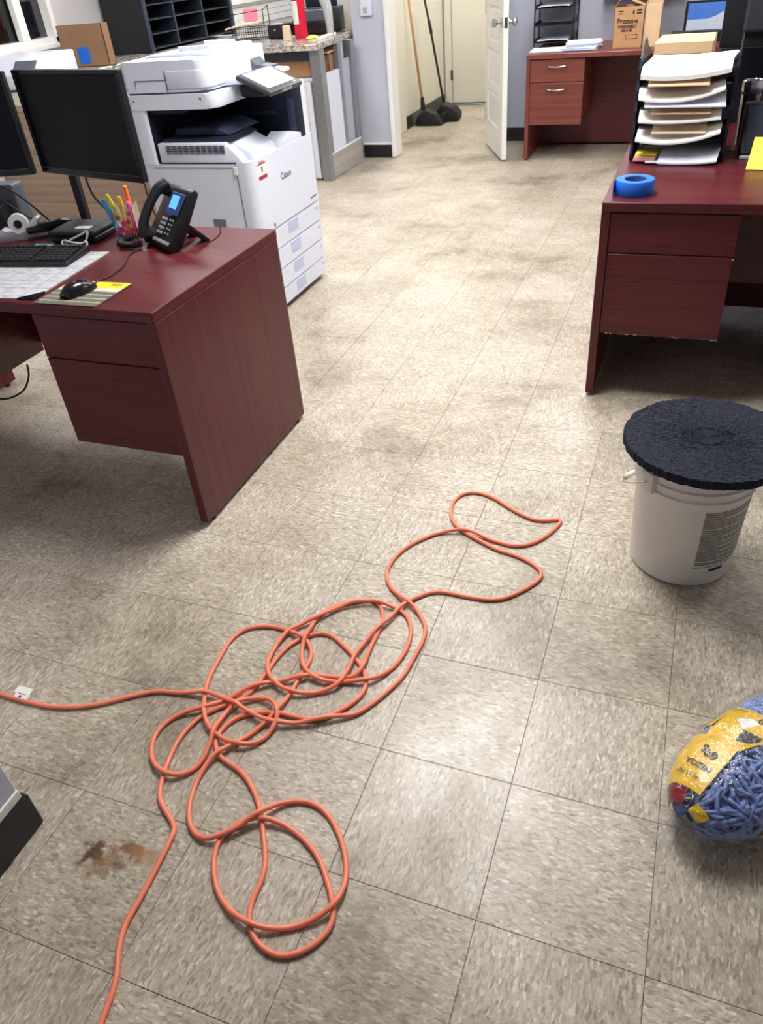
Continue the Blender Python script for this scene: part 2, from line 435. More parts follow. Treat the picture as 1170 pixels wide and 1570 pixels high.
ceiling = struct(boxes('ceiling', 'ceiling', [(X0-0.1, X1+0.1, Y0-0.1, Y1+0.1, CEIL_Z, CEIL_Z+0.1)]))
for k, (lx, ly, sx, sy, st) in enumerate(LIGHTS):
    lm = mat('lamp_panel', (1, 1, 1, 1), 0.5, emit=(1.0, 0.98, 0.955, 1), estr=st)
    boxes('light_panel', lm, [(lx-sx/2, lx+sx/2, ly-sy/2, ly+sy/2, CEIL_Z-0.012, CEIL_Z-0.001)], ceiling)
    boxes('light_frame', 'white_trim', [(lx-sx/2-0.03, lx-sx/2, ly-sy/2-0.03, ly+sy/2+0.03, CEIL_Z-0.016, CEIL_Z-0.001), (lx+sx/2, lx+sx/2+0.03, ly-sy/2-0.03, ly+sy/2+0.03, CEIL_Z-0.016, CEIL_Z-0.001),
          (lx-sx/2, lx+sx/2, ly-sy/2-0.03, ly-sy/2, CEIL_Z-0.016, CEIL_Z-0.001), (lx-sx/2, lx+sx/2, ly+sy/2, ly+sy/2+0.03, CEIL_Z-0.016, CEIL_Z-0.001)], ceiling)
WZ = CEIL_Z
# outer walls
struct(boxes('wall_right', 'wall', [(X1, X1+0.12, Y0, Y1, 0, WZ)]))
struct(boxes('wall_front', 'wall', [(X0, X1, Y0-0.12, Y0, 0, WZ)]))
win = [(3.05, 4.17, 1.12, 2.05), (6.35, 7.95, 1.19, 2.05)]
ys = [Y0, win[0][0], win[0][1], win[1][0], win[1][1], Y1]
L = []
for a, b in ((0, 1), (2, 3), (4, 5)): L.append((X0-0.14, X0, ys[a], ys[b], 0, WZ))
for w in win: L += [(X0-0.14, X0, w[0], w[1], 0, w[2]), (X0-0.14, X0, w[0], w[1], w[3], WZ)]
MT['wall_grey'] = mat('wall_paint_warm_grey', S(206, 204, 206), 0.6, var=0.02, vscale=4)
wl = struct(boxes('wall_left', 'wall_grey', L))
for k in range(4):   # white boards below the far window
    boxes('plank', 'white_trim', [(X0, X0+0.012, 5.8, Y1, 0.965+k*0.056, 0.965+k*0.056+0.053)], wl, b=0.003)
boxes('panel', 'cream', [(X0, X0+0.01, 2.6, 4.8, 1.02, 1.1)], wl, b=0.003)
for n, w in enumerate(win):
    wn = bpy.data.objects.new('window_%d' % (n+1), None); COL.objects.link(wn); struct(wn)
    y0, y1, z0, z1 = w
    def bar(nm, q, m='white_trim'): return boxes(nm, m, [q], wn, b=0.004)
    bar('window_frame', (X0-0.1, X0+0.03, y0, y0+0.045, z0, z1)); bar('window_frame', (X0-0.1, X0+0.03, y1-0.045, y1, z0, z1))
    bar('window_frame', (X0-0.1, X0+0.03, y0, y1, z1-0.045, z1)); bar('window_frame', (X0-0.1, X0+0.03, y0, y1, z0, z0+0.04))
    bar('window_sill', (X0-0.02, X0+0.045, y0-0.03, y1+0.03, z0-0.03, z0+0.004))
    ymid = 3.85 if n == 0 else (y0+y1)/2
    bar('mullion', (X0-0.06, X0+0.012, ymid-0.03, ymid+0.03, z0+0.04, z1-0.045))
    bar('mullion', (X0-0.03, X0+0.02, ymid-0.055, ymid-0.03, z0+0.04, z1-0.045))
    bar('pane', (X0-0.05, X0-0.044, y0+0.045, ymid-0.03, z0+0.04, z1-0.045), 'glass')
    bar('pane', (X0-0.05, X0-0.044, ymid+0.03, y1-0.045, z0+0.04, z1-0.045), 'glass')
    # dim room beyond the glass
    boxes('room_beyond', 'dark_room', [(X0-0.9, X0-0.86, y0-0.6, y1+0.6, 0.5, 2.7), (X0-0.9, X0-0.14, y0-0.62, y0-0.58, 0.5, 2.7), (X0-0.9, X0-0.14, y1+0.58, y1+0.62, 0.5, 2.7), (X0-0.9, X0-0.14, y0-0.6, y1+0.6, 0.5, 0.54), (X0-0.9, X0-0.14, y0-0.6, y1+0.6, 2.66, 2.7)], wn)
    bm = BM()
    ca, cb = (ymid+0.06, y1-0.02) if n == 0 else (y0+0.3, y0+0.6)
    sheet(bm, 24, 2, lambda u, v: (X0-0.2+0.02*math.sin(u*PI*7), ca+0.12+(cb-ca-0.1)*u, 0.9+1.2*v), 0)
    obj('curtain', bm, 'curtain', wn, smooth='all')
struct(boxes('wall_far', 'wall', [(X0, -2.78, Y1-0.1, Y1, 0, WZ)]))
# stub wall beside the counter with white end casing
struct(boxes('wall_center', 'wall', [(-2.66, -2.37, 5.57, 5.70, 0, WZ)]))
struct(boxes('trim_1', 'white_trim', [(-2.372, -2.335, 5.548, 5.722, 0.004, WZ-0.01)], b=0.004))
bb = struct(boxes('baseboard_center', 'black_base', [(-2.64, -2.372, 5.556, 5.57, 0, 0.105)], b=0.002))
struct(boxes('trim_2', 'white_trim', [(-2.64, -2.372, 5.553, 5.57, 0.106, 0.122)], b=0.002))
# hallway
struct(boxes('wall_hall', 'cream', [(-2.78, -2.66, 5.70, 8.15, 0, WZ)]))
struct(boxes('trim_3', 'cream', [(-2.66, -2.63, 6.52, 6.72, 0.002, WZ-0.6)], b=0.004))
struct(boxes('baseboard_hall', 'black_base', [(-2.66, -2.645, 6.72, 8.14, 0, 0.115)], b=0.002))
struct(boxes('wall_hall_end', 'cream', [(-2.78, -1.4, 8.2, 8.32, 0, WZ)]))
struct(boxes('wall_hall_right', 'cream', [(-1.56, -1.44, 6.33, 8.2, 0, WZ)]))
struct(boxes('trim_4', 'cream', [(-2.645, -2.565, 8.155, 8.2, 0.002, 2.1), (-1.70, -1.62, 8.155, 8.2, 0.002, 2.1), (-2.645, -1.62, 8.155, 8.2, 2.1, 2.18)], b=0.004))
d2 = bpy.data.objects.new('door_2', None); COL.objects.link(d2); struct(d2)
boxes('door_leaf', 'cream', [(-2.558, -1.705, 8.165, 8.198, 0.02, 2.09)], d2, b=0.003)
boxes('threshold', 'alu', [(-2.565, -1.70, 8.12, 8.2, 0.0, 0.012)], d2, b=0.003)
for z in (0.25, 1.7): boxes('hinge', 'ink', [(-2.575, -2.555, 8.14, 8.168, z, z+0.1)], d2, b=0.002)
# back wall behind the far desk
struct(boxes('wall_back', 'wall_blue', [(-1.60, X1, 6.20, 6.32, 0, WZ)]))
struct(boxes('baseboard_back', 'black_base', [(-1.60, X1, 6.186, 6.2, 0, 0.11)], b=0.002))
struct(boxes('trim_5', 'white_trim', [(-1.64, -1.595, 6.17, 6.34, 0.004, 2.12)], b=0.004))
# wall corner in the near left foreground
struct(boxes('wall_near', 'wall', [(X0, -0.966, Y0, -0.712, 0, WZ)]))
struct(boxes('baseboard_near', 'black_base', [(X0, -0.953, Y0, -0.699, 0, 0.10)], b=0.004))
struct(boxes('trim_6', 'white_trim', [(X0, -0.962, Y0, -0.708, 0.10, 0.125)], b=0.002))
# white six-panel door standing open
hx, hy, fx_, fy_ = -1.64, 6.09, -1.332, 5.405
d1 = bpy.data.objects.new('door_1', None); COL.objects.link(d1); struct(d1)
d1.location = (hx, hy, 0); d1.rotation_euler = (0, 0, math.atan2(fy_-hy, fx_-hx)); DL = math.hypot(fx_-hx, fy_-hy)
boxes('door_core', 'white_trim', [(0.005, DL-0.002, -0.005, 0.005, 0.014, 2.03)], d1)
for a, b in ((0, 0.11), (DL-0.11, DL)): boxes('stile', 'white_trim', [(a, b, -0.02, 0.02, 0.012, 2.032)], d1, b=0.002)
zz = [0.012, 0.22, 0.47, 0.53, 0.77, 0.83, 1.07, 1.13, 1.37, 1.43, 1.67, 1.73, 1.93, 2.032]
for a, b in zip(zz[0::2], zz[1::2]): boxes('rail', 'white_trim', [(0.11, DL-0.11, -0.02, 0.02, a, b)], d1, b=0.002)
for a, b in zip(zz[1:-1:2], zz[2:-1:2]):
    boxes('door_panel', 'white_trim', [(0.135, DL-0.135, -0.015, 0.015, a+0.025, b-0.025)], d1, b=0.009)
for s in (-1, 1):
    bm = BM()
    cyl(bm, (DL-0.06, s*0.02, 0.975), (DL-0.06, s*0.03, 0.975), 0.032, n=24)
    cyl(bm, (DL-0.06, s*0.03, 0.975), (DL-0.06, s*0.06, 0.975), 0.012, n=16)
    for (a, ra), (b_, rb) in zip([(0.055, 0.014), (0.066, 0.027), (0.082, 0.031), (0.096, 0.026)], [(0.066, 0.027), (0.082, 0.031), (0.096, 0.026), (0.1, 0.012)]):
        cyl(bm, (DL-0.06, s*a, 0.975), (DL-0.06, s*b_, 0.975), ra, rb, n=24)
    obj('door_knob', bm, 'steel', d1, smooth=True, label='round steel door knob')
boxes('latch_plate', 'steel', [(DL-0.001, DL+0.002, -0.012, 0.012, 0.94, 1.01)], d1)
for z in (0.2, 1.0, 1.8): boxes('hinge', 'steel', [(-0.006, 0.004, -0.024, 0.0, z, z+0.09)], d1)

# ================================================================== desks
def desk(name, label, cat, x0, y0, modm=None, w=1.524, d=0.756, h=0.738, pre='mah', pedestals=('l', 'r'), handles=False, flip=False, mod=0.28, group=None):
    t = thing(name, label, cat, (x0+w/2, y0+d/2, 0), PI if flip else 0, group)
    a, b = w/2, d/2; top = h-0.032; gx, gz = 'x', 'z'
    m = lambda ax: pre+'_'+ax
    boxes('desktop', m('x'), [(-a, a, -b, b, top, h)], t, b=0.0025)
    for s in (-1, 1):
        boxes('end_panel', m('z'), [(min(s*a, s*(a-0.03)), max(s*a, s*(a-0.03)), -b+0.004, b-0.004, 0.014, top)], t, b=0.0015)
        for sy in (-1, 1):
            bm = BM(); cyl(bm, (s*(a-0.015), sy*(b-0.05), 0), (s*(a-0.015), sy*(b-0.05), 0.016), 0.012, n=12); obj('foot_glide', bm, 'black', t)
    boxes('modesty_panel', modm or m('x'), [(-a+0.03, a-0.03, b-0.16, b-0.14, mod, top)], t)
    for p in pedestals:
        s = -1 if p == 'l' else 1
        e0, e1 = s*(a-0.031), s*(a-0.031-0.412)
        x_0, x_1 = min(e0, e1), max(e0, e1)
        pc = boxes('pedestal', m('x'), [(x_0+0.002, x_1-0.002, -b+0.034, b-0.16, 0.268, top)], t)
        for z0, z1 in ((0.565, top-0.006), (0.264, 0.5605)):
            dr = boxes('drawer_front', m('x'), [(x_0, x_1, -b+0.012, -b+0.031, z0, z1)], t, b=0.0015)
            if handles:
                xc = (x_0+x_1)/2; bm = BM(); zc = z1-0.045
                tube(bm, bez([(xc-0.075, -b+0.012, zc), (xc-0.06, -b-0.008, zc), (xc, -b-0.016, zc-0.004), (xc+0.06, -b-0.008, zc), (xc+0.075, -b+0.012, zc)], 6), 0.006, 8)
                obj('handle', bm, 'steel', dr, smooth='all', label='curved silver bar handle')
    return t
desk('office_desk', 'dark mahogany desk at left holding two monitors, keyboard and telephone', 'desk', -2.676, 0.336, mod=0.3)
desk('office_desk', 'dark mahogany desk at right with stacked paper trays and blue tape roll', 'desk', -0.104, 1.486, mod=0.27)
desk('office_desk', 'mahogany desk backed up behind the desk with the blue tape roll', 'desk', -0.104, 2.246, flip=True, mod=0.05)
desk('office_desk', 'reddish wooden desk with silver drawer handles against the far grey wall', 'desk', -1.172, 5.42, h=0.755, d=0.745, pre='red', handles=True, mod=0.02, pedestals=('l',), modm='mah_x')  # modesty panel in darker mahogany: shade under the desktop put into its colour

rd = [o for o in COL.objects if o.name == 'office_desk.001'][0]
bm = BM(); rc = random.Random(5)
for k in range(16):
    x = -0.72+0.40*rc.random(); w_ = rc.uniform(0.003, 0.012); box(bm, x, x+w_, -0.3672, -0.3655, 0.2632, 0.2632+rc.uniform(0.0015, 0.003))
box(bm, -0.323, -0.317, -0.3672, -0.3655, 0.553, 0.557)
stuff(obj('worn_edge', bm, 'kraft_l', rd))

# ================================================================== office copier
def copier():
    t = thing('office_copier', 'large white office copier with four paper drawers and tilted touch panel', 'copier', (-1.73, 1.98, 0))
    W_, D_ = 0.67, 0.59          # along y, depth along -x
    def rounded(x0, x1, y0, y1, rs, n=6):
        """rectangle outline with its own radius at each corner: (x0y0, x1y0, x1y1, x0y1)"""
        out = []
        for (cx, cy, a0), r in zip(((x0, y0, PI), (x1, y0, -PI/2), (x1, y1, 0), (x0, y1, PI/2)), rs):
            sx = 1 if cx == x0 else -1; sy = 1 if cy == y0 else -1
            if r < 1e-5: out.append((cx, cy)); continue
            for k in range(n+1):
                a = a0+PI/2*k/n
                out.append((cx+sx*r+r*math.cos(a), cy+sy*r+r*math.sin(a)))
        return out
    # lower body
    bm = BM(); prism(bm, rounded(-D_, -0.012, 0.004, W_-0.004, (0.015, 0.045, 0.015, 0.01)), 'z', 0.03, 0.745); obj('body', bm, 'pwhite', t, smooth=True)
    bm = BM(); prism(bm, rounded(-D_+0.03, -0.03, 0.03, W_-0.03, (0.01,)*4), 'z', 0.008, 0.03); obj('base', bm, 'grey_device', t)
    for cx in (-D_+0.08, -0.08):
        for cy in (0.08, W_-0.08):
            bm = BM(); cyl(bm, (cx-0.012, cy, 0.02), (cx+0.012, cy, 0.02), 0.02, n=16); obj('caster', bm, 'black', t)
    # front door with rounded near corner
    bm = BM(); prism(bm, rounded(-0.075, 0.0, 0.0, W_, (0.0, 0.045, 0.012, 0.0)), 'z', 0.422, 0.752, b=0.0); fd = obj('front_door', bm, 'pwhite', t, smooth=True)
    boxes('door_grip', 'white_trim', [(-0.095, -0.075, -0.004, 0.001, 0.70, 0.735)], fd, b=0.002)
    # drawers
    zs = [0.030, 0.116, 0.214, 0.316, 0.417]
    for k in range(4):
        bm = BM(); prism(bm, rounded(-0.06, -0.001, 0.001, W_-0.001, (0.0, 0.035, 0.012, 0.0)), 'z', zs[k]+0.0035, zs[k+1]-0.0035)
        dr = obj('paper_drawer', bm, 'pwhite', t, smooth=True)
        zt = zs[k+1]-0.008
        bm = BM(); box(bm, -0.004, 0.0012, 0.275, 0.385, zt-0.055, zt, b=0.0008); obj('drawer_grip', bm, 'pblue', dr, label='pale blue recessed grip')
        bm = BM(); box(bm, -0.004, 0.0018, W_-0.055, W_-0.04, zt-0.03, zt-0.018); obj('paper_mark', bm, 'pblue', dr)
    # stickers and lettering on the front door
    bm = BM(); box(bm, -0.001, 0.0008, 0.055, 0.135, 0.668, 0.755-0.012); st = obj('sticker', bm, 'paper', t, label='white service sticker with maroon bands')
    for z0, z1, y0, y1 in ((0.725, 0.731, 0.057, 0.133), (0.662, 0.678, 0.055, 0.137)): boxes('band', 'maroon_sticker', [(0.0005, 0.0012, y0, y1, z0, z1)], st)
    boxes('mark', 'ink_grey', [(0.0005, 0.0012, 0.088, 0.102, 0.693, 0.716)], st)
    lettering('Service', 0.018, 'maroon_sticker', st, (0.0012, 0.095, 0.737), (PI/2, 0, PI/2))
    lettering('Canon', 0.047, 'ink_grey', t, (0.0012, 0.325, 0.628), (PI/2, 0, PI/2), width=0.9)
    lettering('imageRUNNER', 0.012, 'ink_grey', t, (0.0012, 0.60, 0.452), (PI/2, 0, PI/2))
    boxes('power_mark', 'ink_grey', [(-0.001, 0.0012, 0.13, 0.145, 0.43, 0.445)], t)
    # side panels: vent slots
    for k in range(5): boxes('vent_slot', 'seam', [(-0.262, -0.192, 0.0025, 0.0045, 0.455+k*0.009, 0.459+k*0.009)], t)
    boxes('panel_seam', 'seam', [(-0.083, -0.0815, 0.002, 0.0045, 0.06, 0.744)], t)
    boxes('panel_seam', 'seam', [(-0.535, -0.08, 0.002, 0.0045, 0.7295, 0.731)], t)
    # back wall and posts of the output bay
    bm = BM(); prism(bm, rounded(-D_, -D_+0.085, 0.002, W_, (0.015, 0.02, 0.01, 0.01)), 'z', 0.745, 0.98); obj('rear_post', bm, 'pwhite', t, smooth=True)
    bm = BM(); prism(bm, rounded(-0.33, -0.004, W_-0.075, W_-0.001, (0.0, 0.03, 0.012, 0.0)), 'z', 0.752, 0.995); obj('front_post', bm, 'pwhite', t, smooth=True)
    bm = BM(); prism(bm, rounded(-0.45, -0.0015, W_-0.13, W_-0.06, (0.0, 0.03, 0.005, 0.0)), 'z', 0.742, 0.98); obj('bay_inner_post', bm, 'navy_inside', t, smooth=True)
    bm = BM(); prism(bm, rounded(-0.16, -0.012, W_-0.137, W_-0.11, (0.01, 0.025, 0.005, 0.0)), 'z', 0.745, 0.93); obj('bay_inner_cover', bm, 'navy_mid', t, smooth=True)
    boxes('bay_wall', 'navy_inside', [(-D_+0.08, -D_+0.09, 0.012, W_-0.07, 0.75, 0.98), (-D_+0.08, -0.05, W_-0.14, W_-0.12, 0.75, 0.98), (-D_+0.08, -0.33, 0.03, W_-0.1, 0.955, 0.978)], t)
    boxes('bay_floor', 'navy_inside', [(-D_+0.085, -0.11, 0.02, W_-0.1, 0.746, 0.76)], t)
    boxes('bay_rail', 'navy_mid', [(-0.36, -0.12, W_-0.146, W_-0.139, 0.862, 0.878)], t, b=0.003)
    boxes('exit_slot', 'navy_mid', [(-D_+0.09, -0.22, 0.44, 0.45, 0.80, 0.83), (-D_+0.092, -D_+0.1, 0.1, 0.42, 0.86, 0.875)], t, b=0.002)
    # white output block with grille, sloping down towards the front
    bm = BM(); prism(bm, [(-0.485, 0.752), (-0.485, 0.835), (-0.12, 0.835), (-0.06, 0.775), (-0.04, 0.752)], 'y', 0.004, 0.06, b=0.004); ob = obj('output_block', bm, 'pwhite', t, smooth=True)
    bm = BM()
    for r in range(4):
        for c in range(10):
            x = -0.44+c*0.032; box(bm, x, x+0.027, 0.001, 0.005, 0.792+r*0.0095, 0.797+r*0.0095)
    obj('grille', bm, 'seam', ob)
    bm = BM(); prism(bm, [(-0.48, 0.752), (-0.48, 0.838), (-0.13, 0.838), (-0.03, 0.79), (-0.012, 0.752)], 'y', 0.06, 0.30, b=0.004); obj('output_tray', bm, 'pwhite', t, smooth=True)
    bm = BM(); prism(bm, [(-0.47, 0.838), (-0.47, 0.848), (-0.14, 0.848), (-0.10, 0.838)], 'y', 0.03, 0.30); obj('tray_liner', bm, 'navy_inside', t)
    bm = BM(); prism(bm, [(-0.45, 0.848), (-0.43, 0.885), (-0.22, 0.885), (-0.14, 0.852)], 'y', 0.10, 0.40, b=0.006); obj('paper_rest', bm, 'navy_mid', t, smooth=True)
    bm = BM(); prism(bm, [(0.30, 0.752), (0.30, 0.80), (0.36, 0.765), (0.45, 0.80), (0.56, 0.775), (0.56, 0.752)], 'x', -0.12, -0.004, b=0.003); obj('front_sill', bm, 'pwhite', t, smooth=True)
    # scanner slab
    bm = BM(); prism(bm, rounded(-D_-0.004, -0.13, 0.0, 0.40, (0.02, 0.045, 0.0, 0.0)), 'z', 0.976, 1.038, b=0.006); sl = obj('scanner', bm, 'pwhite', t, smooth=True)
    bm = BM(); prism(bm, [(-D_, 0.39), (-0.13, 0.39), (-0.15, 0.62), (-0.2, W_), (-D_, W_)], 'z', 0.985, 1.044, b=0.006); obj('scanner_side', bm, 'pwhite', t, smooth=True)
    for q in ((-0.202, -0.194, -0.0015, 0.002, 1.014, 1.022), (-0.56, -0.553, -0.0015, 0.002, 1.01, 1.017)): boxes('screw', 'ink_grey', [q], sl)
    boxes('lid_gap', 'seam', [(-D_+0.01, -0.165, 0.012, 0.5, 1.037, 1.047)], t)
    # document feeder lid
    bm = BM(); prism(bm, rounded(-D_, -0.158, 0.006, 0.585, (0.012, 0.05, 0.02, 0.012)), 'z', 1.046, 1.168, b=0.008); lid = obj('feeder_lid', bm, 'pwhite', t, smooth=True)
    bm = BM(); prism(bm, rounded(-0.36, -0.152, 0.003, 0.56, (0.0, 0.05, 0.0, 0.0)), 'z', 1.058, 1.128, b=0.003); obj('feeder_front', bm, 'pwhite', lid, smooth=True)
    boxes('lid_seam', 'seam', [(-0.53, -0.365, 0.0035, 0.0065, 1.094, 1.0955), (-0.53, -0.5285, 0.0035, 0.0065, 1.062, 1.095), (-0.362, -0.36, 0.002, 0.0065, 1.05, 1.13)], lid)
    bm = BM(); prism(bm, [(-0.55, 1.168), (-0.55, 1.176), (-0.20, 1.186), (-0.19, 1.168)], 'y', 0.15, 0.54, b=0.003); obj('document_tray', bm, 'pwhite', lid, smooth=True)
    for y in (0.24, 0.47): boxes('paper_guide', 'pwhite', [(-0.42, -0.25, y, y+0.01, 1.176, 1.2)], lid, b=0.002)
    # grey feeder wing by the far end of the lid and lower white shelf
    bm = BM(); prism(bm, [(-0.2, 1.075), (-0.2, 1.11), (-0.165, 1.135), (-0.13, 1.092), (-0.06, 1.085), (-0.06, 1.075)], 'y', 0.42, 0.52, b=0.002); obj('wing', bm, 'grey_device', t, smooth=True)
    bm = BM(); prism(bm, [(-0.22, 1.044), (-0.22, 1.075), (-0.04, 1.062), (-0.04, 1.046)], 'y', 0.16, 0.60, b=0.004); obj('side_shelf', bm, 'pwhite', t, smooth=True)
    # tilted touch panel
    pn = obj('touch_panel', panel_bm(), 'panel_frame', t, smooth=True, loc=(0.018, 0.268, 1.045), rot=(0, math.radians(24), 0), label='tilted grey touch screen')
    boxes('screen', 'panel_grey', [(-0.075, 0.062, -0.135, 0.135, 0.0105, 0.0125)], pn)
    boxes('chrome_edge', 'steel', [(0.086, 0.0905, -0.05, 0.05, -0.006, 0.006)], pn, b=0.001)
    boxes('key', 'panel_grey', [(0.068, 0.077, 0.09, 0.13, 0.0105, 0.0125)], pn)
    bm = BM(); box(bm, -0.12, 0.0, 0.22, 0.32, 0.985, 1.035, b=0.008); obj('panel_arm', bm, 'navy_inside', t)
    return t
def panel_bm():
    bm = BM(); box(bm, -0.09, 0.09, -0.165, 0.165, -0.012, 0.011, b=0.008, seg=2); return bm
copier()

# ================================================================== counter, cabinet and things on it
ct = thing('service_counter', 'service counter with speckled granite top and grey framed end', 'counter', (-2.65, 5.2, 0))
ox, oy = -2.65, 5.2
def R(x0, x1, y0, y1, z0, z1): return (x0-ox, x1-ox, y0-oy, y1-oy, z0, z1)
bm = BM(); prism(bm, [(-4.49-ox, 4.70-oy), (-2.60-ox, 4.70-oy), (-2.69-ox, 5.55-oy), (-2.75-ox, 5.95-oy), (-4.49-ox, 5.95-oy)], 'z', 0.925, 0.965, b=0.006); obj('granite_top', bm, 'granite', ct)
boxes('granite_upstand', 'granite', [R(-4.495, -4.475, 4.7, 5.9, 0.965, 1.02)], ct, b=0.002)
wct = thing('wall_counter', 'narrow granite ledge running under the window at far left', 'counter', (-4.22, 4.18, 0))
boxes('granite_top', 'granite', [(-0.27, 0.27, -0.52, 0.515, 0.925, 0.965)], wct, b=0.005)
boxes('granite_upstand', 'granite', [(-0.275, -0.255, -0.52, 0.515, 0.965, 1.02)], wct, b=0.002)
boxes('under_panel', 'pwhite', [(-0.25, 0.22, -0.5, 0.5, 0.0, 0.924)], wct)
boxes('under_panel', 'ink_grey', [R(-4.45, -2.72, 5.3, 5.33, 0.1, 0.92)], ct)
boxes('apron', 'seam', [R(-4.4, -2.7, 4.82, 4.84, 0.85, 0.925)], ct)
boxes('post', 'alu', [R(-2.685, -2.60, 4.735, 4.79, 0.0, 0.925)], ct, b=0.003)
boxes('post', 'alu', [R(-2.645, -2.615, 4.79, 4.86, 0.0, 0.925)], ct, b=0.003)
boxes('post', 'alu', [R(-2.68, -2.635, 5.17, 5.23, 0.0, 0.925)], ct, b=0.003)
boxes('post', 'alu', [R(-2.70, -2.625, 5.42, 5.50, 0.0, 0.925)], ct, b=0.003)
boxes('end_panel', 'pwhite', [R(-2.665, -2.64, 4.86, 5.17, 0.15, 0.752)], ct, b=0.002)
boxes('end_panel', 'wall_blue', [R(-2.675, -2.655, 5.23, 5.42, 0.15, 0.80)], ct, b=0.002)
boxes('shelf', 'pwhite', [R(-4.3, -2.66, 4.80, 5.28, 0.715, 0.735)], ct)
boxes('kick_plate', 'plank_grey', [R(-2.63, -2.612, 4.78, 5.45, 0.004, 0.185)], ct, b=0.002)
boxes('kick_plate_cap', 'white_trim', [R(-2.632, -2.61, 4.78, 5.45, 0.185, 0.194)], ct, b=0.001)
# beige filing cabinet under the counter
fc = thing('filing_cabinet', 'beige metal filing cabinet tucked under the granite counter', 'cabinet', (-2.93, 4.9, 0))
boxes('body', 'cream', [(-0.22, 0.22, -0.125, 0.13, 0.012, 0.712)], fc, b=0.003)
for z0, z1 in ((0.03, 0.15), (0.155, 0.42), (0.425, 0.69)):
    dr = boxes('drawer', 'cream', [(-0.205, 0.175, -0.142, -0.125, z0, z1)], fc, b=0.003)
    boxes('handle', 'steel', [(-0.06, 0.04, -0.15, -0.142, z1-0.05, z1-0.035)], dr, b=0.002)
    boxes('label_holder', 'ink_grey', [(0.12, 0.165, -0.145, -0.142, z1-0.012, z1-0.006)], dr)
boxes('side_strip', 'pwhite', [(0.178, 0.22, -0.145, -0.125, 0.012, 0.712)], fc, b=0.002)
def flapbox(name, label, m, loc, rz, w, d, h, cat='box', flaps=None, tape=None, group=None):
    t = thing(name, label, cat, loc, rz, group)
    bm = BM(); th = 0.004
    for q in ((-w/2, w/2, -d/2, -d/2+th, 0, h), (-w/2, w/2, d/2-th, d/2, 0, h), (-w/2, -w/2+th, -d/2, d/2, 0, h), (w/2-th, w/2, -d/2, d/2, 0, h), (-w/2, w/2, -d/2, d/2, 0, th)): box(bm, *q)
    obj('carton', bm, m, t)
    for sd, ang in (flaps or {'f': 0, 'b': 0}).items():
        bm = BM(); L_ = d/2-0.001
        if sd in 'fb':
            box(bm, -w/2+0.001, w/2-0.001, 0, L_, 0, 0.003)
            obj('flap', bm, m, t, loc=(0, (-d/2 if sd == 'f' else d/2), h), rot=((math.radians(ang) if sd == 'f' else math.radians(180-ang)), 0, 0))
        else:
            L_ = min(d/2, w/2)
            box(bm, 0, L_, -d/2+0.001, d/2-0.001, 0, 0.003)
            obj('flap', bm, m, t, loc=((w/2 if sd == 'r' else -w/2), 0, h), rot=(0, (math.radians(180+ang) if sd == 'r' else -math.radians(ang)), 0))
    if tape: boxes('tape', tape, [(-0.03, 0.03, -d/2-0.001, -d/2+0.0005, h*0.55, h*0.995)], t)
    return t
flapbox('cardboard_box', 'kraft paper wrapped parcel on the shelf under the granite counter', 'kraft', (-2.9, 4.96, 0.735), 0, 0.33, 0.2, 0.135)
flapbox('cardboard_box', 'small brown box seen through the open end of the counter', 'kraft_d', (-2.77, 5.175, 0.735), 0, 0.17, 0.19, 0.12)
bm = BM(); sheet(bm, 6, 6, lambda u, v: (-0.09+0.18*u, -0.1+0.2*v, 0.012*math.sin(u*3)+0.02*v), 0.006)
tag(obj('envelope', bm, 'manila', None, loc=(-2.77, 5.175, 0.868)), 'tan padded envelope lying on the small brown box inside the counter end', 'envelope')
# black pigeonhole shelf on the counter
sh = thing('pigeonhole_shelf', 'tall black pigeonhole sorter standing on the counter by the left wall', 'shelf', (-4.28, 5.42, 0.965))
def Q(x0, x1, y0, y1, z0, z1): return (x0+4.28, x1+4.28, y0-5.42, y1-5.42, z0-0.965, z1-0.965)
boxes('side_panel', 'black_matte', [Q(-4.47, -4.08, 4.73, 4.765, 0.967, 1.75)], sh, b=0.002)
boxes('side_panel', 'black_matte', [Q(-4.47, -4.08, 6.08, 6.115, 0.967, 1.75)], sh, b=0.002)
boxes('back_panel', 'navy_inside', [Q(-4.47, -4.455, 4.765, 6.08, 0.967, 1.75)], sh)
for y in (5.17, 5.62): boxes('divider', 'shelf_black', [Q(-4.45, -4.085, y-0.011, y+0.011, 0.985, 1.74)], sh)
for k in range(8):
    for a, b in ((4.765, 5.159), (5.181, 5.609), (5.631, 6.08)): boxes('shelf_board', 'shelf_black', [Q(-4.45, -4.085, a, b, 0.985+k*0.098, 0.993+k*0.098)], sh)
boxes('face_trim', 'navy_mid', [Q(-4.085, -4.07, 4.73, 4.775, 0.967, 1.75)], sh); boxes('face_trim', 'navy_mid', [Q(-4.085, -4.07, 6.07, 6.115, 0.967, 1.75)], sh)
t = flapbox('cardboard_box', 'plain brown carton with blue tape patch beside the window', 'kraft_d', (-4.15, 4.05, 0.965), 0.0, 0.40, 0.08, 0.262, flaps={'f': 0, 'b': 0})
boxes('tape', 'blue_tape', [(-0.06, 0.04, -0.0415, -0.0402, 0.02, 0.125)], t)
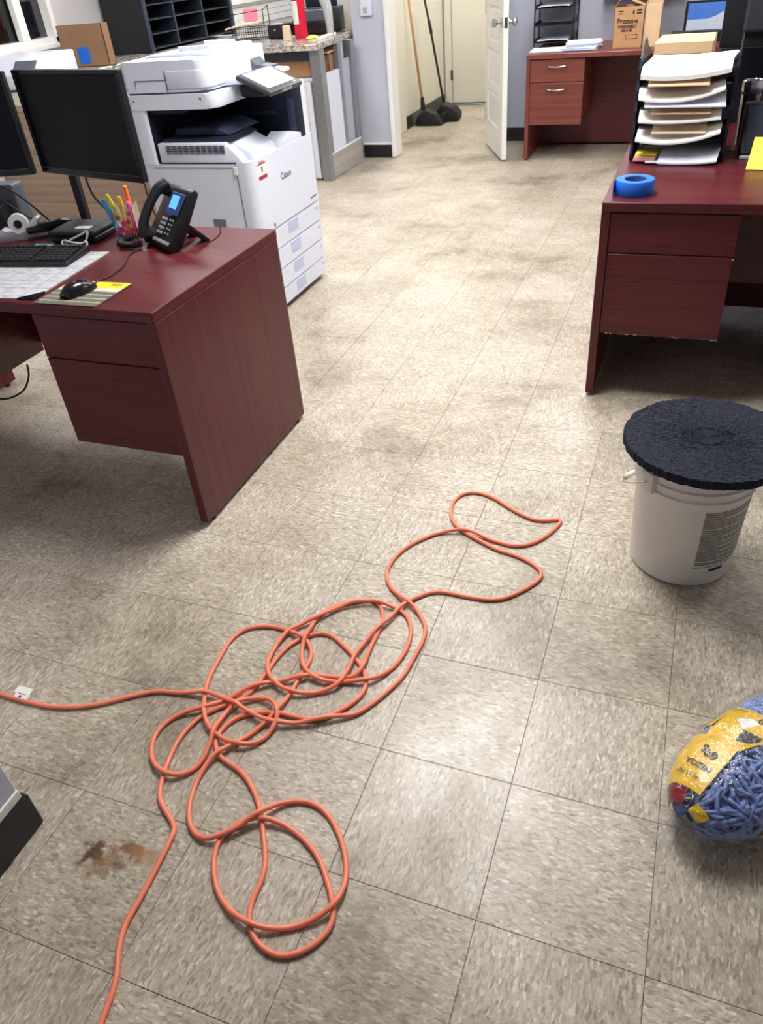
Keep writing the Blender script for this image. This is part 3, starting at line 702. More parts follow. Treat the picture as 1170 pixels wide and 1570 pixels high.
# wood-plank clad cabinet with white machine, behind the left desk
wc = thing('wood_cabinet', 'low cabinet faced with brown wood-grain planks behind the monitors', 'cabinet', (-3.66, 3.42, 0))
boxes('body', 'kraft_d', [(-0.82, 0.82, -0.2, 0.22, 0.0, 0.80)], wc)
for k in range(5): boxes('plank', 'plank', [(-0.82, 0.82, -0.216, -0.2, 0.005+k*0.16+(0.0535 if k else 0.0), min(0.80, 0.163+k*0.16+0.0535))], wc, b=0.0015)
boxes('cabinet_top', 'plank', [(-0.83, 0.83, -0.225, 0.225, 0.80, 0.825)], wc, b=0.002)
wp = thing('desktop_printer', 'white desktop machine with dark tilted control strip below the window', 'printer', (-4.15, 3.4, 0.825))
bm = BM(); box(bm, -0.28, 0.24, -0.18, 0.2, 0.0, 0.10, b=0.01, seg=2); obj('body', bm, 'cream', wp)
boxes('slot', 'black', [(-0.27, 0.235, -0.184, -0.179, 0.092, 0.102)], wp)
bm = BM(); prism(bm, [(-0.185, 0.102), (-0.185, 0.19), (-0.1, 0.27), (0.2, 0.29), (0.2, 0.102)], 'x', -0.285, 0.25, b=0.012); obj('upper_body', bm, 'pwhite', wp, smooth=True)
cs_ = boxes('control_strip', 'grey_device', [(0.02, 0.2, -0.035, 0.035, 0.0, 0.006)], wp, b=0.002); cs_.location = (0, -0.143, 0.236); cs_.rotation_euler = (math.radians(43), 0, 0)
# things on the counter top
CZ = 0.965
fe = thing('fire_extinguisher', 'red cylinder with white label standing on the granite counter', 'extinguisher', (-2.985, 5.27, CZ))
bm = BM(); lathe(bm, [(0, 0), (0.05, 0), (0.053, 0.006), (0.053, 0.30), (0.045, 0.335), (0.02, 0.36), (0.016, 0.385), (0, 0.385)], 32); obj('cylinder', bm, 'red', fe, smooth=True)
bm = BM()
for k in range(10):
    a0, a1 = [math.radians(-150+k*7.5+j*7.5) for j in (0, 1)]
    q = [bm.verts.new((0.0537*math.cos(a), 0.0537*math.sin(a), z)) for a, z in ((a0, 0.1), (a1, 0.1), (a1, 0.255), (a0, 0.255))]; bm.faces.new(q)
obj('label_plate', bm, 'paper', fe)
bm = BM(); cyl(bm, (0, 0, 0.385), (0, 0, 0.41), 0.018, n=16); box(bm, -0.015, 0.1, -0.01, 0.01, 0.41, 0.425, b=0.003); box(bm, -0.015, 0.09, -0.01, 0.01, 0.432, 0.442, b=0.003); obj('valve', bm, 'black', fe)
bk = thing('wire_basket', 'black wire basket holding papers at the left of the counter', 'basket', (-3.5, 5.38, CZ), 0.25)
bm = BM()
for z in (0.01, 0.05, 0.09): tube(bm, [(-0.14, -0.11, z), (0.14, -0.11, z), (0.14, 0.11, z), (-0.14, 0.11, z), (-0.14, -0.11, z)], 0.003, 6)
for k in range(15):
    x = -0.14+k*0.02
    for y in (-0.11, 0.11): tube(bm, [(x, y, 0.008), (x, y, 0.09)], 0.002, 5)
    tube(bm, [(x, -0.11, 0.008), (x, 0.11, 0.008)], 0.002, 5)
obj('wire_frame', bm, 'black', bk)
bm = BM(); tube(bm, [(0.14, -0.1, 0.09), (0.14, -0.1, 0.21), (0.14, 0.1, 0.23), (0.14, 0.1, 0.09)], 0.004, 6); tube(bm, [(-0.14, -0.1, 0.09), (-0.14, -0.1, 0.19), (0.14, -0.1, 0.21)], 0.003, 6); obj('handle', bm, 'black', bk)
bm = BM(); sheet(bm, 8, 4, lambda u, v: (-0.15+0.3*u, -0.1+0.2*v, 0.004*math.sin(u*5)), 0.012); tag(obj('folder', bm, 'cream_card', None, loc=(-3.55, 5.37, CZ+0.118), rot=(0.0, -0.12, 0.25)), 'cream folder lying across the black wire basket', 'folder')
bm = BM(); box(bm, -0.06, 0.06, -0.005, 0.005, 0, 0.09, b=0.001); tag(obj('pink_card', bm, 'pink', None, loc=(-3.55, 5.49, CZ+0.125), rot=(-0.15, 0, 0.2)), 'pink card standing up in the wire basket', 'card')
bd = thing('receipt_printer', 'low black device between the wire basket and red cylinder', 'device', (-3.25, 5.42, CZ), 0.0)
bm = BM(); box(bm, -0.07, 0.07, -0.1, 0.1, 0.004, 0.1, b=0.01, seg=2); obj('body', bm, 'black', bd)
boxes('paper_slot', 'paper', [(-0.05, 0.05, -0.06, -0.03, 0.099, 0.106)], bd); boxes('indicator', 'paper_b', [(-0.006, 0.006, -0.102, -0.099, 0.06, 0.068)], bd)
for q in ((-0.05, -0.08), (0.05, -0.08), (-0.05, 0.08), (0.05, 0.08)):
    bm = BM(); cyl(bm, (q[0], q[1], 0), (q[0], q[1], 0.006), 0.01, n=10); obj('foot', bm, 'black', bd)
bm = BM(); prism(bm, [(-0.03, 0), (0.03, 0), (0.026, 0.1), (-0.026, 0.1)], 'y', -0.02, 0.02, b=0.003); tag(obj('card_holder', bm, 'cream_card', None, loc=(-3.06, 5.16, CZ)), 'small cream box just left of the red cylinder', 'box')
bm = BM(); sheet(bm, 6, 6, lambda u, v: (-0.05+0.1*u, -0.05+0.1*v, 0.006+0.02*math.sin(u*3)*math.sin(v*3)), 0.002); tag(obj('sticky_note', bm, 'yellow', None, loc=(-2.86, 5.2, CZ), rot=(0, 0, 0.4)), 'crumpled yellow note on the counter right of the red cylinder', 'note')
bp2 = thing('counter_printer', 'black printer with sloped cover at the right end of the counter', 'printer', (-2.98, 5.68, CZ), 0.0)
bm = BM(); prism(bm, [(-0.18, 0.004), (-0.18, 0.09), (-0.12, 0.16), (0.14, 0.18), (0.16, 0.004)], 'x', -0.2, 0.16, b=0.012); obj('body', bm, 'black', bp2, smooth=True)
bm = BM(); prism(bm, [(-0.175, 0.098), (-0.118, 0.168), (-0.10, 0.175), (-0.165, 0.105)], 'x', -0.17, 0.13, b=0.002); obj('cover', bm, 'navy_mid', bp2)
bm = BM(); box(bm, -0.16, 0.13, 0.05, 0.075, 0.18, 0.40, b=0.008); obj('paper_support', bm, 'navy_inside', bp2)
bm = BM(); tube(bm, bez([(0.02, -0.1, 0.0), (0.02, -0.1, 0.10), (0.0, -0.08, 0.2), (-0.06, -0.02, 0.29), (-0.12, 0.02, 0.33)], 6), [0.012+0.0006*i for i in range(25)], 10, flat=2.2)
tag(obj('scanner_arm', bm, 'panel_grey', None, smooth='all', loc=(-2.77, 5.42, CZ)), 'curved grey handset rising beside the black counter printer', 'handset')
bm = BM(); box(bm, -0.02, 0.02, -0.2, 0.2, 0, 0.02, b=0.003); tag(obj('paper_pad', bm, 'paper', None, loc=(-2.735, 5.2, CZ), rot=(0, 0, 0.1)), 'narrow white pad along the right edge of the granite counter', 'pad')
bm = BM(); sheet(bm, 10, 6, lambda u, v: (-0.13+0.26*u, -0.16+0.32*v, 0.005+0.012*math.sin(u*4+v*2)), 0.003); tag(obj('loose_paper', bm, 'paper', None, loc=(-3.3, 4.9, CZ), rot=(0, 0, 0.15)), 'loose white sheets at the front edge of the granite counter', 'paper')
# switch box on the stub wall
ws = thing('wall_dispenser', 'small white dispenser box on the wall left of the doorway', 'dispenser', (-2.52, 5.57, 1.07))
bm = BM(); box(bm, -0.05, 0.05, -0.035, -0.001, 0.0, 0.16, b=0.01, seg=2); obj('housing', bm, 'pwhite', ws, smooth=True)
bm = BM(); box(bm, -0.018, 0.018, -0.042, -0.033, 0.02, 0.06, b=0.004); obj('lever', bm, 'panel_grey', ws)

# ================================================================== broom and dustpan in the hallway
br = thing('broom', 'broom with wooden handle leaning in the cream hallway corner', 'broom', (-2.49, 6.94, 0))
bm = BM(); tube(bm, [(-0.06, 0.06, 0.22), (-0.15, -0.04, 1.35)], 0.0125, 12); obj('handle', bm, 'kraft', br, smooth='all', label='light wooden broom handle')
bm = BM(); cyl(bm, (-0.054, 0.066, 0.14), (-0.06, 0.06, 0.26), 0.028, 0.016, n=16); obj('socket', bm, 'black', br, smooth=True)
bm = BM(); prism(bm, [(-0.14, 0.012), (0.16, 0.004), (0.09, 0.11), (-0.02, 0.15), (-0.10, 0.10)], 'y', 0.0, 0.11, b=0.014); obj('bristle_head', bm, 'black_matte', br, smooth=True)
dp = thing('dustpan', 'black upright dustpan with long black handle beside the wooden broom', 'dustpan', (-2.385, 7.16, 0))
bm = BM(); tube(bm, [(-0.02, 0.12, 0.16), (-0.145, 0.12, 0.85), (-0.255, 0.10, 1.4)], 0.011, 12); tube(bm, [(-0.131, 0.12, 0.78), (-0.155, 0.12, 0.9)], 0.016, 12); obj('handle', bm, 'black', dp, smooth='all')
bm = BM(); prism(bm, [(-0.11, 0.0), (0.16, 0.0), (0.17, 0.07), (0.11, 0.14), (0.0, 0.17), (-0.06, 0.12)], 'y', -0.02, 0.16, b=0.02, seg=3); obj('pan', bm, 'black_matte', dp, smooth=True)
bm = BM(); prism(bm, [(-0.17, 0.004), (0.06, 0.002), (0.05, 0.10), (-0.08, 0.06)], 'y', -0.07, -0.02, b=0.008); obj('lip', bm, 'black_matte', dp, smooth=True)

# ================================================================== things on the left desk
DZ = 0.738
def monitor(name, label, loc, rz, w, z0, z1, back=False):
    t = thing(name, label, 'monitor', loc, rz)
    h = z1-z0
    bm = BM(); box(bm, -w/2, w/2, 0.0, 0.022, z0, z1, b=0.004, seg=2); obj('housing', bm, 'black', t)
    bm = BM(); box(bm, -w/2+0.08, w/2-0.08, 0.02, 0.05, z0+0.05, z1-0.06, b=0.012, seg=2); obj('rear_cover', bm, 'rear_black', t)
    boxes('screen', 'screen', [(-w/2+0.014, w/2-0.014, -0.0012, 0.002, z0+0.022, z1-0.014)], t)
    for q in ((-w/2, w/2, -0.004, 0.003, z0, z0+0.02), (-w/2, w/2, -0.004, 0.003, z1-0.013, z1), (-w/2, -w/2+0.013, -0.004, 0.003, z0+0.02, z1-0.013), (w/2-0.013, w/2, -0.004, 0.003, z0+0.02, z1-0.013)):
        boxes('bezel', 'black_gloss', [q], t, b=0.0015)
    boxes('bezel_edge', 'grey_device', [(-w/2+0.014, w/2-0.014, -0.0045, -0.003, z0+0.0195, z0+0.0215)], t)
    return t
mr = monitor('monitor', 'black monitor angled at the right end of the left desk, in front of the copier', (-1.7725, 0.97, DZ), math.radians(-14.7), 0.555, 0.193, 0.517)
lettering('ASUS', 0.012, 'ink_grey', mr, (0.0, -0.0045, 0.2025), (PI/2, 0, 0))
# shared post of the monitor stand, foot plate on the desk
def mloc(wx, wy, t):
    v = Matrix.Rotation(-t.rotation_euler.z, 3, 'Z') @ (Vector((wx, wy, 0))-Vector((t.location.x, t.location.y, 0))); return v.x, v.y
px_, py_ = mloc(-1.96, 1.045, mr)
boxes('stand_post', 'black_matte', [(px_-0.022, px_+0.022, py_+0.03, py_+0.05, 0.012, 0.37)], mr, b=0.003)
boxes('stand_arm', 'black_matte', [(px_-0.02, 0.03, 0.052, 0.075, 0.33, 0.37)], mr, b=0.004)
boxes('stand_foot', 'black_matte', [(px_-0.1, px_+0.1, py_-0.04, py_+0.06, 0.0005, 0.012)], mr, b=0.004)
ml = monitor('monitor', 'black monitor cut by the left edge, beside the other monitor', (-2.315, 0.93, DZ), math.radians(17.3), 0.545, 0.193, 0.517)
boxes('stand_post', 'black_matte', [(-0.03, 0.03, 0.05, 0.075, 0.012, 0.36)], ml, b=0.003)
boxes('stand_foot', 'black_matte', [(-0.1, 0.1, 0.0, 0.14, 0.0005, 0.012)], ml, b=0.004)
bm = BM(); tube(bm, bez([(-1.83, 1.005, DZ+0.20), (-1.825, 1.015, DZ+0.12), (-1.795, 1.04, DZ+0.05), (-1.79, 1.05, DZ+0.006)], 8), 0.0035, 8)
tag(obj('monitor_cable', bm, 'black', None, smooth='all'), 'thin black cable hanging below the right-hand monitor', 'cable')
bm = BM(); tube(bm, bez([(-1.635, 1.07, DZ+0.15), (-1.625, 1.06, DZ+0.09), (-1.607, 1.05, DZ+0.05), (-1.6, 1.045, DZ+0.005)], 8), 0.003, 8)
tag(obj('power_cable', bm, 'black', None, smooth='all'), 'thin black cable running down behind the highlighter cup', 'cable')
# flat black computer box
pc = thing('mini_computer', 'flat black computer box with white sticker in front of the highlighter cup', 'computer', (-1.838, 0.932, DZ), math.radians(6))
bm = BM(); box(bm, -0.094, 0.094, -0.078, 0.078, 0.004, 0.026, b=0.006); obj('lower_case', bm, 'black', pc)
bm = BM(); box(bm, -0.095, 0.095, -0.079, 0.079, 0.027, 0.042, b=0.004); obj('upper_case', bm, 'black_matte', pc)
boxes('sticker', 'paper', [(-0.01, 0.05, -0.04, -0.012, 0.0418, 0.0426)], pc, b=0.0)
for sx in (-0.08, 0.08):
    for sy in (-0.06, 0.06):
        bm = BM(); cyl(bm, (sx, sy, 0), (sx, sy, 0.005), 0.008, n=10); obj('foot', bm, 'black', pc)
# highlighter cup
cu = thing('pencil_cup', 'clear square cup with red and pink print holding highlighters', 'cup', (-1.668, 0.972, DZ), math.radians(20))
bm = BM(); s_ = 0.036
for q in ((-s_, s_, -s_, -s_+0.003, 0, 0.105), (-s_, s_, s_-0.003, s_, 0, 0.105), (-s_, -s_+0.003, -s_, s_, 0, 0.105), (s_-0.003, s_, -s_, s_, 0, 0.105), (-s_, s_, -s_, s_, 0, 0.008)): box(bm, *q)
obj('cup_wall', bm, 'clear', cu)
MT['pinkprint'] = mat('hot_pink_print', S(236, 54, 130), 0.4); MT['redprint'] = mat('red_print', S(214, 66, 48), 0.4)
for k, (dx, z, m, r) in enumerate([(-0.02, 0.03, 'pinkprint', 0.013), (0.012, 0.055, 'redprint', 0.009), (0.02, 0.025, 'redprint', 0.01), (-0.005, 0.05, 'pinkprint', 0.01), (0.022, 0.082, 'redprint', 0.008), (-0.02, 0.07, 'redprint', 0.008), (0.0, 0.02, 'pinkprint', 0.011)]):
    bm = BM(); cyl(bm, (dx, -s_-0.0008, z), (dx, -s_+0.0002, z), r, r*0.8, n=7); obj('print_mark', bm, m, cu)
def pen(label, m, capm, x, y, rz, lean, h, r=0.0085):
    t = thing('highlighter', label, 'highlighter', (x, y, DZ+0.01), rz, 'highlighters in the clear cup')
    d = Vector((lean, 0, 1)).normalized()
    bm = BM(); cyl(bm, (0, 0, 0), d*h*0.62, r, n=14); obj('barrel', bm, m, t, smooth=True)
    bm = BM(); cyl(bm, d*h*0.62, d*h*0.97, r*1.04, r*0.95, n=14); cyl(bm, d*h*0.97, d*h, r*0.95, r*0.6, n=14); obj('cap', bm, capm, t, smooth=True)
MT['hl_y'] = mat('highlighter_yellow', S(236, 236, 76), 0.35); MT['hl_b'] = mat('highlighter_blue', S(70, 170, 226), 0.35)
MT['hl_o'] = mat('highlighter_orange', S(252, 128, 40), 0.35); MT['hl_p'] = mat('highlighter_pink', S(244, 86, 170), 0.35); MT['hl_yo'] = mat('highlighter_amber', S(252, 190, 60), 0.35)
pen('blue highlighter in the clear cup', 'hl_b', 'hl_b', -1.693, 0.948, 0.4, -0.28, 0.122)
pen('yellow highlighter leaning in the clear cup', 'hl_y', 'hl_y', -1.672, 0.962, 0.3, -0.32, 0.14)
pen('amber highlighter in the middle of the clear cup', 'hl_yo', 'hl_yo', -1.664, 0.965, 0.3, -0.08, 0.125)
pen('tall orange highlighter in the clear cup', 'hl_o', 'hl_o', -1.652, 0.985, 0.3, -0.02, 0.155)
pen('pink highlighter at the right of the clear cup', 'hl_p', 'hl_p', -1.643, 0.972, 0.3, -0.04, 0.105)
# telephone
ph = thing('desk_telephone', 'black desk telephone with handset, blue lit display and rear stand', 'telephone', (-1.462, 0.842, DZ), math.atan2(-0.52, 0.85))
fl = math.hypot(0.115, 0.145); fa = math.atan2(0.145, 0.115)
bm = BM(); prism(bm, [(0.0, 0.0), (-0.004, 0.022), (0.113, 0.168), (0.132, 0.172), (0.142, 0.158), (0.045, 0.012), (0.035, 0.0)], 'x', -0.0875, 0.0875, b=0.006); obj('body', bm, 'black', ph, smooth=True)
FR_ = (fa, 0, 0)   # local frame of the sloping face: x across, y up the face, z out
def on_face(nm, m, q, b=0.001, smooth=False, label=None):
    bm = BM(); box(bm, *q, b=b); return obj(nm, bm, m, ph, loc=(0, -0.004, 0.024), rot=FR_, smooth=smooth, label=label)
MT['lcd'] = mat('lit_blue_display', S(90, 160, 240), 0.2, emit=S(96, 170, 255), estr=0.9)
MT['bezel_blue'] = mat('blue_grey_bezel', S(60, 74, 130), 0.25)
on_face('display_bezel', 'bezel_blue', (-0.02, 0.076, 0.10, 0.172, 0.001, 0.006), 0.002)
on_face('display', 'lcd', (0.0, 0.05, 0.118, 0.162, 0.006, 0.0075), 0.0, label='lit blue display')
on_face('bottom_strip', 'silver', (-0.085, 0.085, 0.003, 0.014, 0.0, 0.004))
on_face('function_panel', 'bezel_blue', (0.0, 0.04, 0.094, 0.112, 0.004, 0.007))
bm = BM()
for r in range(4):
    for c in range(3): box(bm, -0.018+c*0.014, -0.008+c*0.014, 0.03+r*0.0155, 0.039+r*0.0155, 0.003, 0.007, b=0.001)
stuff(obj('keypad', bm, 'key', ph, loc=(0, -0.004, 0.024), rot=FR_))
bm = BM()
for r in range(4):
    for c in range(2): box(bm, 0.035+c*0.02, 0.043+c*0.02, 0.034+r*0.015, 0.04+r*0.015, 0.003, 0.006, b=0.001)
stuff(obj('function_keys', bm, 'key', ph, loc=(0, -0.004, 0.024), rot=FR_))
# handset: an arch in the plane of the face normal
pts = bez([(-0.05, 0.008, 0.024), (-0.05, 0.034, 0.044), (-0.05, 0.095, 0.05), (-0.05, 0.158, 0.042), (-0.05, 0.186, 0.022)], 8)
bm = BM(); n_ = len(pts); tube(bm, pts, [0.029-0.009*math.sin(PI*i/(n_-1)) for i in range(n_)], 14, flat=0.72); obj('handset', bm, 'black', ph, smooth='all', loc=(0, -0.004, 0.02), rot=FR_, label='black handset lying along the left side')
bm = BM()
cyl(bm, (-0.05, 0.02, 0.002), (-0.05, 0.02, 0.03), 0.02, 0.024, n=20); cyl(bm, (-0.05, 0.174, 0.002), (-0.05, 0.174, 0.03), 0.02, 0.024, n=20)
obj('handset_cups', bm, 'black_matte', ph, smooth=True, loc=(0, -0.004, 0.02), rot=FR_)
bm = BM(); prism(bm, [(0.085, 0.06), (0.095, 0.068), (0.155, 0.006), (0.15, 0.0), (0.142, 0.0)], 'x', 0.02, 0.072, b=0.002); obj('rear_stand', bm, 'black', ph, smooth=True)
bm = BM(); prism(bm, [(0.085, 0.06), (0.095, 0.068), (0.155, 0.006), (0.15, 0.0), (0.142, 0.0)], 'x', -0.072, -0.02, b=0.002); obj('rear_stand', bm, 'black', ph, smooth=True)
# coiled cord of the handset lying on the desk
loop = bez([(x+0.012, y-0.03, z) for x, y, z in [(-0.085, 0.02, 0.03), (-0.10, 0.03, 0.014), (-0.125, 0.055, 0.014), (-0.16, 0.05, 0.014), (-0.18, 0.01, 0.014), (-0.17, -0.035, 0.014), (-0.14, -0.055, 0.014), (-0.11, -0.045, 0.014), (-0.085, -0.03, 0.014), (-0.075, -0.005, 0.014)]], 30)
coil = []
for i, p in enumerate(loop):
    d = (loop[min(i+1, len(loop)-1)]-loop[max(i-1, 0)]).normalized(); u, v = frame_of(d)
    a = i*1.05; coil.append(p+u*0.0085*math.cos(a)+v*0.0085*math.sin(a))
bm = BM(); tube(bm, coil, 0.0032, 6); obj('coiled_cord', bm, 'black', ph, smooth='all', label='black coiled handset cord')
bm = BM(); tube(bm, bez([(0.09, 0.11, 0.01), (0.11, 0.14, 0.012), (0.12, 0.17, 0.03), (0.11, 0.18, 0.05)], 6), 0.002, 6); obj('line_cord', bm, 'black', ph, smooth='all')
# keyboard
kb = thing('keyboard', 'black keyboard lying on the white desk blotter', 'keyboard', (-1.905, 0.672, DZ+0.004), math.radians(8))
bm = BM(); prism(bm, [(-0.075, 0.0), (-0.077, 0.01), (-0.06, 0.014), (0.07, 0.024), (0.076, 0.018), (0.076, 0.0)], 'x', -0.222, 0.222, b=0.003); obj('case', bm, 'black', kb, smooth=True)
kbm = BM(); box(kbm, -0.0078, 0.0078, -0.0078, 0.0078, 0, 0.006, b=0.0015); KM = bpy.data.meshes.new('key'); kbm.to_mesh(KM); kbm.free(); KM.materials.append(MT['kbkey'])
tilt = math.atan2(0.01, 0.13)
for r in range(6):
    for c in range(22):
        if (r == 0 and c in (4, 5, 6, 7, 8)) or c == 15: continue
        x = -0.205+c*0.0193; y = -0.052+r*0.0205+(0.004 if r == 5 else 0)
        o = bpy.data.objects.new('key', KM); COL.objects.link(o); o.parent = kb
        o.location = (x, y, 0.0142+(y+0.06)*0.077); o.rotation_euler = (tilt, 0, 0)
boxes('space_bar', 'kbkey', [(-0.137, -0.042, -0.06, -0.0445, 0.0145, 0.02)], kb, b=0.0015)
# desk blotter
def blotter_material():
    t = NT('printed_blotter_paper'); c = t.coord()
    w = t.add('ShaderNodeTexBrick', i_Scale=1.0); t.link(c, w.inputs['Vector'])
    w.offset = 0.0; w.inputs['Mortar Size'].default_value = 0.0014; w.inputs['Brick Width'].default_value = 0.075; w.inputs['Row Height'].default_value = 0.062
    w.inputs['Color1'].default_value = S(200, 201, 208); w.inputs['Color2'].default_value = S(206, 207, 213); w.inputs['Mortar'].default_value = S(128, 130, 140)
    n = t.add('ShaderNodeTexNoise', i_Scale=26.0, i_Detail=6.0); t.link(t.coord((1, 3, 1)), n.inputs['Vector'])
    scr = t.ramp(n.outputs[0], [(0.40, S(168, 170, 178)), (0.46, (1, 1, 1, 1))])
    t.link(t.mix(w.outputs['Color'], scr, 0.55, 'MULTIPLY'), t.b.inputs['Base Color']); t.b.inputs['Roughness'].default_value = 0.45
    return t.m
MT['blotter'] = blotter_material()
bl = thing('desk_blotter', 'white calendar desk blotter with black corner holders under the keyboard', 'blotter', (-1.885, 0.545, DZ), math.radians(5.5))
boxes('sheet', 'blotter', [(-0.28, 0.28, -0.205, 0.215, 0.0004, 0.0035)], bl)
for sx in (-1, 1):
    bm = BM(); prism(bm, [(sx*0.284, -0.209), (sx*0.284, -0.15), (sx*0.225, -0.209)], 'z', 0.0, 0.006, b=0.001); obj('corner_holder', bm, 'black_gloss', bl)
# mouse pad
mp_ = thing('mouse_pad', 'small mouse pad with yellow top and grey striped print', 'mouse pad', (-1.457, 0.433, DZ), math.radians(1.5))
bm = BM(); box(bm, -0.11, 0.11, -0.092, 0.094, 0.0004, 0.003, b=0.001); obj('base', bm, 'black', mp_)
MT['pad_y'] = mat('pad_yellow_print', S(240, 208, 60), 0.5); MT['pad_g'] = mat('pad_grey_print', S(104, 100, 84), 0.55, var=0.25, vscale=60); MT['pad_l'] = mat('pad_light_print', S(206, 204, 194), 0.55, var=0.15, vscale=80)
boxes('print_band', 'pad_y', [(-0.108, 0.108, 0.042, 0.092, 0.0029, 0.0033)], mp_)
boxes('print_band', 'pad_l', [(-0.108, 0.108, 0.022, 0.042, 0.0029, 0.0033)], mp_)
for k in range(4): boxes('print_band', 'pad_g', [(-0.108, 0.108, -0.090+k*0.028, -0.066+k*0.028, 0.0029, 0.0033)], mp_)
for k in range(4): boxes('print_line', 'pad_l', [(-0.108, 0.108, -0.066+k*0.028, -0.062+k*0.028, 0.0029, 0.0033)], mp_)
lettering('2021', 0.02, 'ink', mp_, (0.07, 0.072, 0.0035), (0, 0, 0))
# mouse
ms = thing('computer_mouse', 'black computer mouse on the yellow and grey mouse pad', 'mouse', (-1.468, 0.433, DZ+0.0035), math.radians(-14))
bm = BM()
def mouse_pt(u, v):
    a = 2*PI*u; y = -0.055+0.11*v
    w = 0.031*math.sin(PI*min(1, 0.12+0.83*v))**0.45; h = 0.047*(math.sin(PI*(0.08+0.84*v))**0.6)*(1-0.38*v)
    cx = math.cos(a); cz = math.sin(a)
    return (w*cx, y, max(0.0, h*cz) if cz > 0 else 0.0005)
sheet(bm, 32, 16, mouse_pt); bmesh.ops.remove_doubles(bm, verts=bm.verts[:], dist=1e-5); bmesh.ops.holes_fill(bm, edges=bm.edges[:]); obj('shell', bm, 'black_gloss', ms, smooth='all')
bm = BM(); cyl(bm, (-0.003, 0.032, 0.024), (0.003, 0.032, 0.024), 0.008, n=14); obj('scroll_wheel', bm, 'grey_device', ms)
RM = Matrix.Rotation(-ms.rotation_euler.z, 3, 'Z')
mc = [RM @ (floor_pt(u, v, DZ+0.0025)-Vector(ms.location)) for u, v in ((152, 430), (166, 424), (184, 413), (193, 402), (197, 393), (206, 386), (214, 384))]
bm = BM(); tube(bm, bez([(0.0, 0.05, 0.008)]+mc, 8), 0.0022, 6); obj('mouse_cord', bm, 'black', ms, smooth='all')
# tape dispenser
td = thing('tape_dispenser', 'silver tape dispenser with white tape roll behind the keyboard', 'tape dispenser', (-2.09, 0.885, DZ), math.radians(30))
bm = BM(); prism(bm, [(-0.075, 0.0), (-0.08, 0.03), (-0.05, 0.045), (-0.03, 0.03), (0.0, 0.022), (0.03, 0.03), (0.05, 0.06), (0.075, 0.075), (0.085, 0.068), (0.065, 0.04), (0.05, 0.0)], 'y', -0.025, 0.025, b=0.003); obj('body', bm, 'silver', td, smooth=True)
bm = BM(); cyl(bm, (0.005, -0.011, 0.055), (0.005, 0.011, 0.055), 0.034, n=32); obj('tape_roll', bm, 'paper', td, smooth=True)
bm = BM(); cyl(bm, (0.005, -0.014, 0.055), (0.005, 0.014, 0.055), 0.014, n=20); obj('hub', bm, 'black', td)
boxes('cutter', 'steel', [(-0.083, -0.076, -0.014, 0.014, 0.026, 0.034)], td)
# stapler
stp = thing('stapler', 'black stapler lying between the tape dispenser and flat computer', 'stapler', (-2.0, 0.935, DZ), math.radians(48))
bm = BM(); prism(bm, [(-0.075, 0.0), (-0.08, 0.008), (0.08, 0.008), (0.085, 0.0)], 'y', -0.018, 0.018, b=0.002); obj('base', bm, 'black', stp)
bm = BM(); prism(bm, [(-0.075, 0.022), (-0.078, 0.04), (-0.03, 0.048), (0.05, 0.052), (0.085, 0.044), (0.088, 0.02), (0.06, 0.008), (0.05, 0.02)], 'y', -0.016, 0.016, b=0.004); obj('arm', bm, 'black_gloss', stp, smooth=True)
boxes('magazine', 'steel', [(-0.07, 0.06, -0.008, 0.008, 0.015, 0.024)], stp)
# small paper and cable on the desk
bm = BM(); box(bm, -0.038, 0.038, -0.019, 0.019, 0, 0.008, b=0.001); tag(obj('sticky_pad', bm, 'cyan', None, loc=(-1.925, 0.803, DZ+0.0005), rot=(0, 0, math.radians(6))), 'small cyan sticky note pad behind the keyboard', 'note pad')
bm = BM(); tube(bm, bez([(-0.05, 0.0, 0.005), (-0.03, 0.01, 0.016), (0.02, 0.02, 0.035), (0.04, 0.02, 0.045), (0.045, 0.015, 0.035), (0.03, 0.005, 0.01), (-0.01, -0.005, 0.012), (-0.05, 0.0, 0.016), (-0.055, -0.01, 0.006), (-0.01, -0.015, 0.005), (0.03, -0.012, 0.012), (0.055, -0.01, 0.018), (0.055, -0.02, 0.005), (0.03, -0.025, 0.005)], 8), 0.0036, 8)
tag(obj('charging_cable', bm, 'white_cable', None, smooth='all', loc=(-1.80, 0.835, DZ+0.002)), 'white charging cable bundled in front of the flat computer', 'cable')
gd = thing('docking_device', 'grey device with dark ports behind the tape dispenser', 'device', (-2.25, 1.035, DZ), math.radians(5))
bm = BM(); box(bm, -0.06, 0.06, -0.03, 0.04, 0.0, 0.155, b=0.008, seg=2); obj('body', bm, 'grey_device', gd)
bm = BM(); prism(bm, [(-0.09, 0.0), (-0.09, 0.09), (-0.05, 0.11), (-0.03, 0.0)], 'x', -0.06, 0.03, b=0.004); obj('front_bracket', bm, 'black_matte', gd)
for k in range(3):
    bm = BM(); cyl(bm, (-0.05+k*0.02, -0.033, 0.125), (-0.05+k*0.02, -0.029, 0.125), 0.007, n=12); obj('port', bm, 'black', gd)
for k, (P, lb) in enumerate([([(-2.20, 0.88, DZ+0.17), (-2.12, 0.90, DZ+0.12), (-2.06, 0.93, DZ+0.06), (-2.03, 1.0, DZ+0.004)], 'black cable sagging from the left monitor to the desk'), ([(-2.26, 0.98, DZ+0.165), (-2.16, 0.97, DZ+0.15), (-2.10, 0.99, DZ+0.09), (-2.07, 1.04, DZ+0.004)], 'upper black cable looping behind the tape dispenser')]):
    bm = BM(); tube(bm, bez(P, 8), 0.0035, 8); tag(obj('desk_cable', bm, 'black', None, smooth='all'), lb, 'cable')
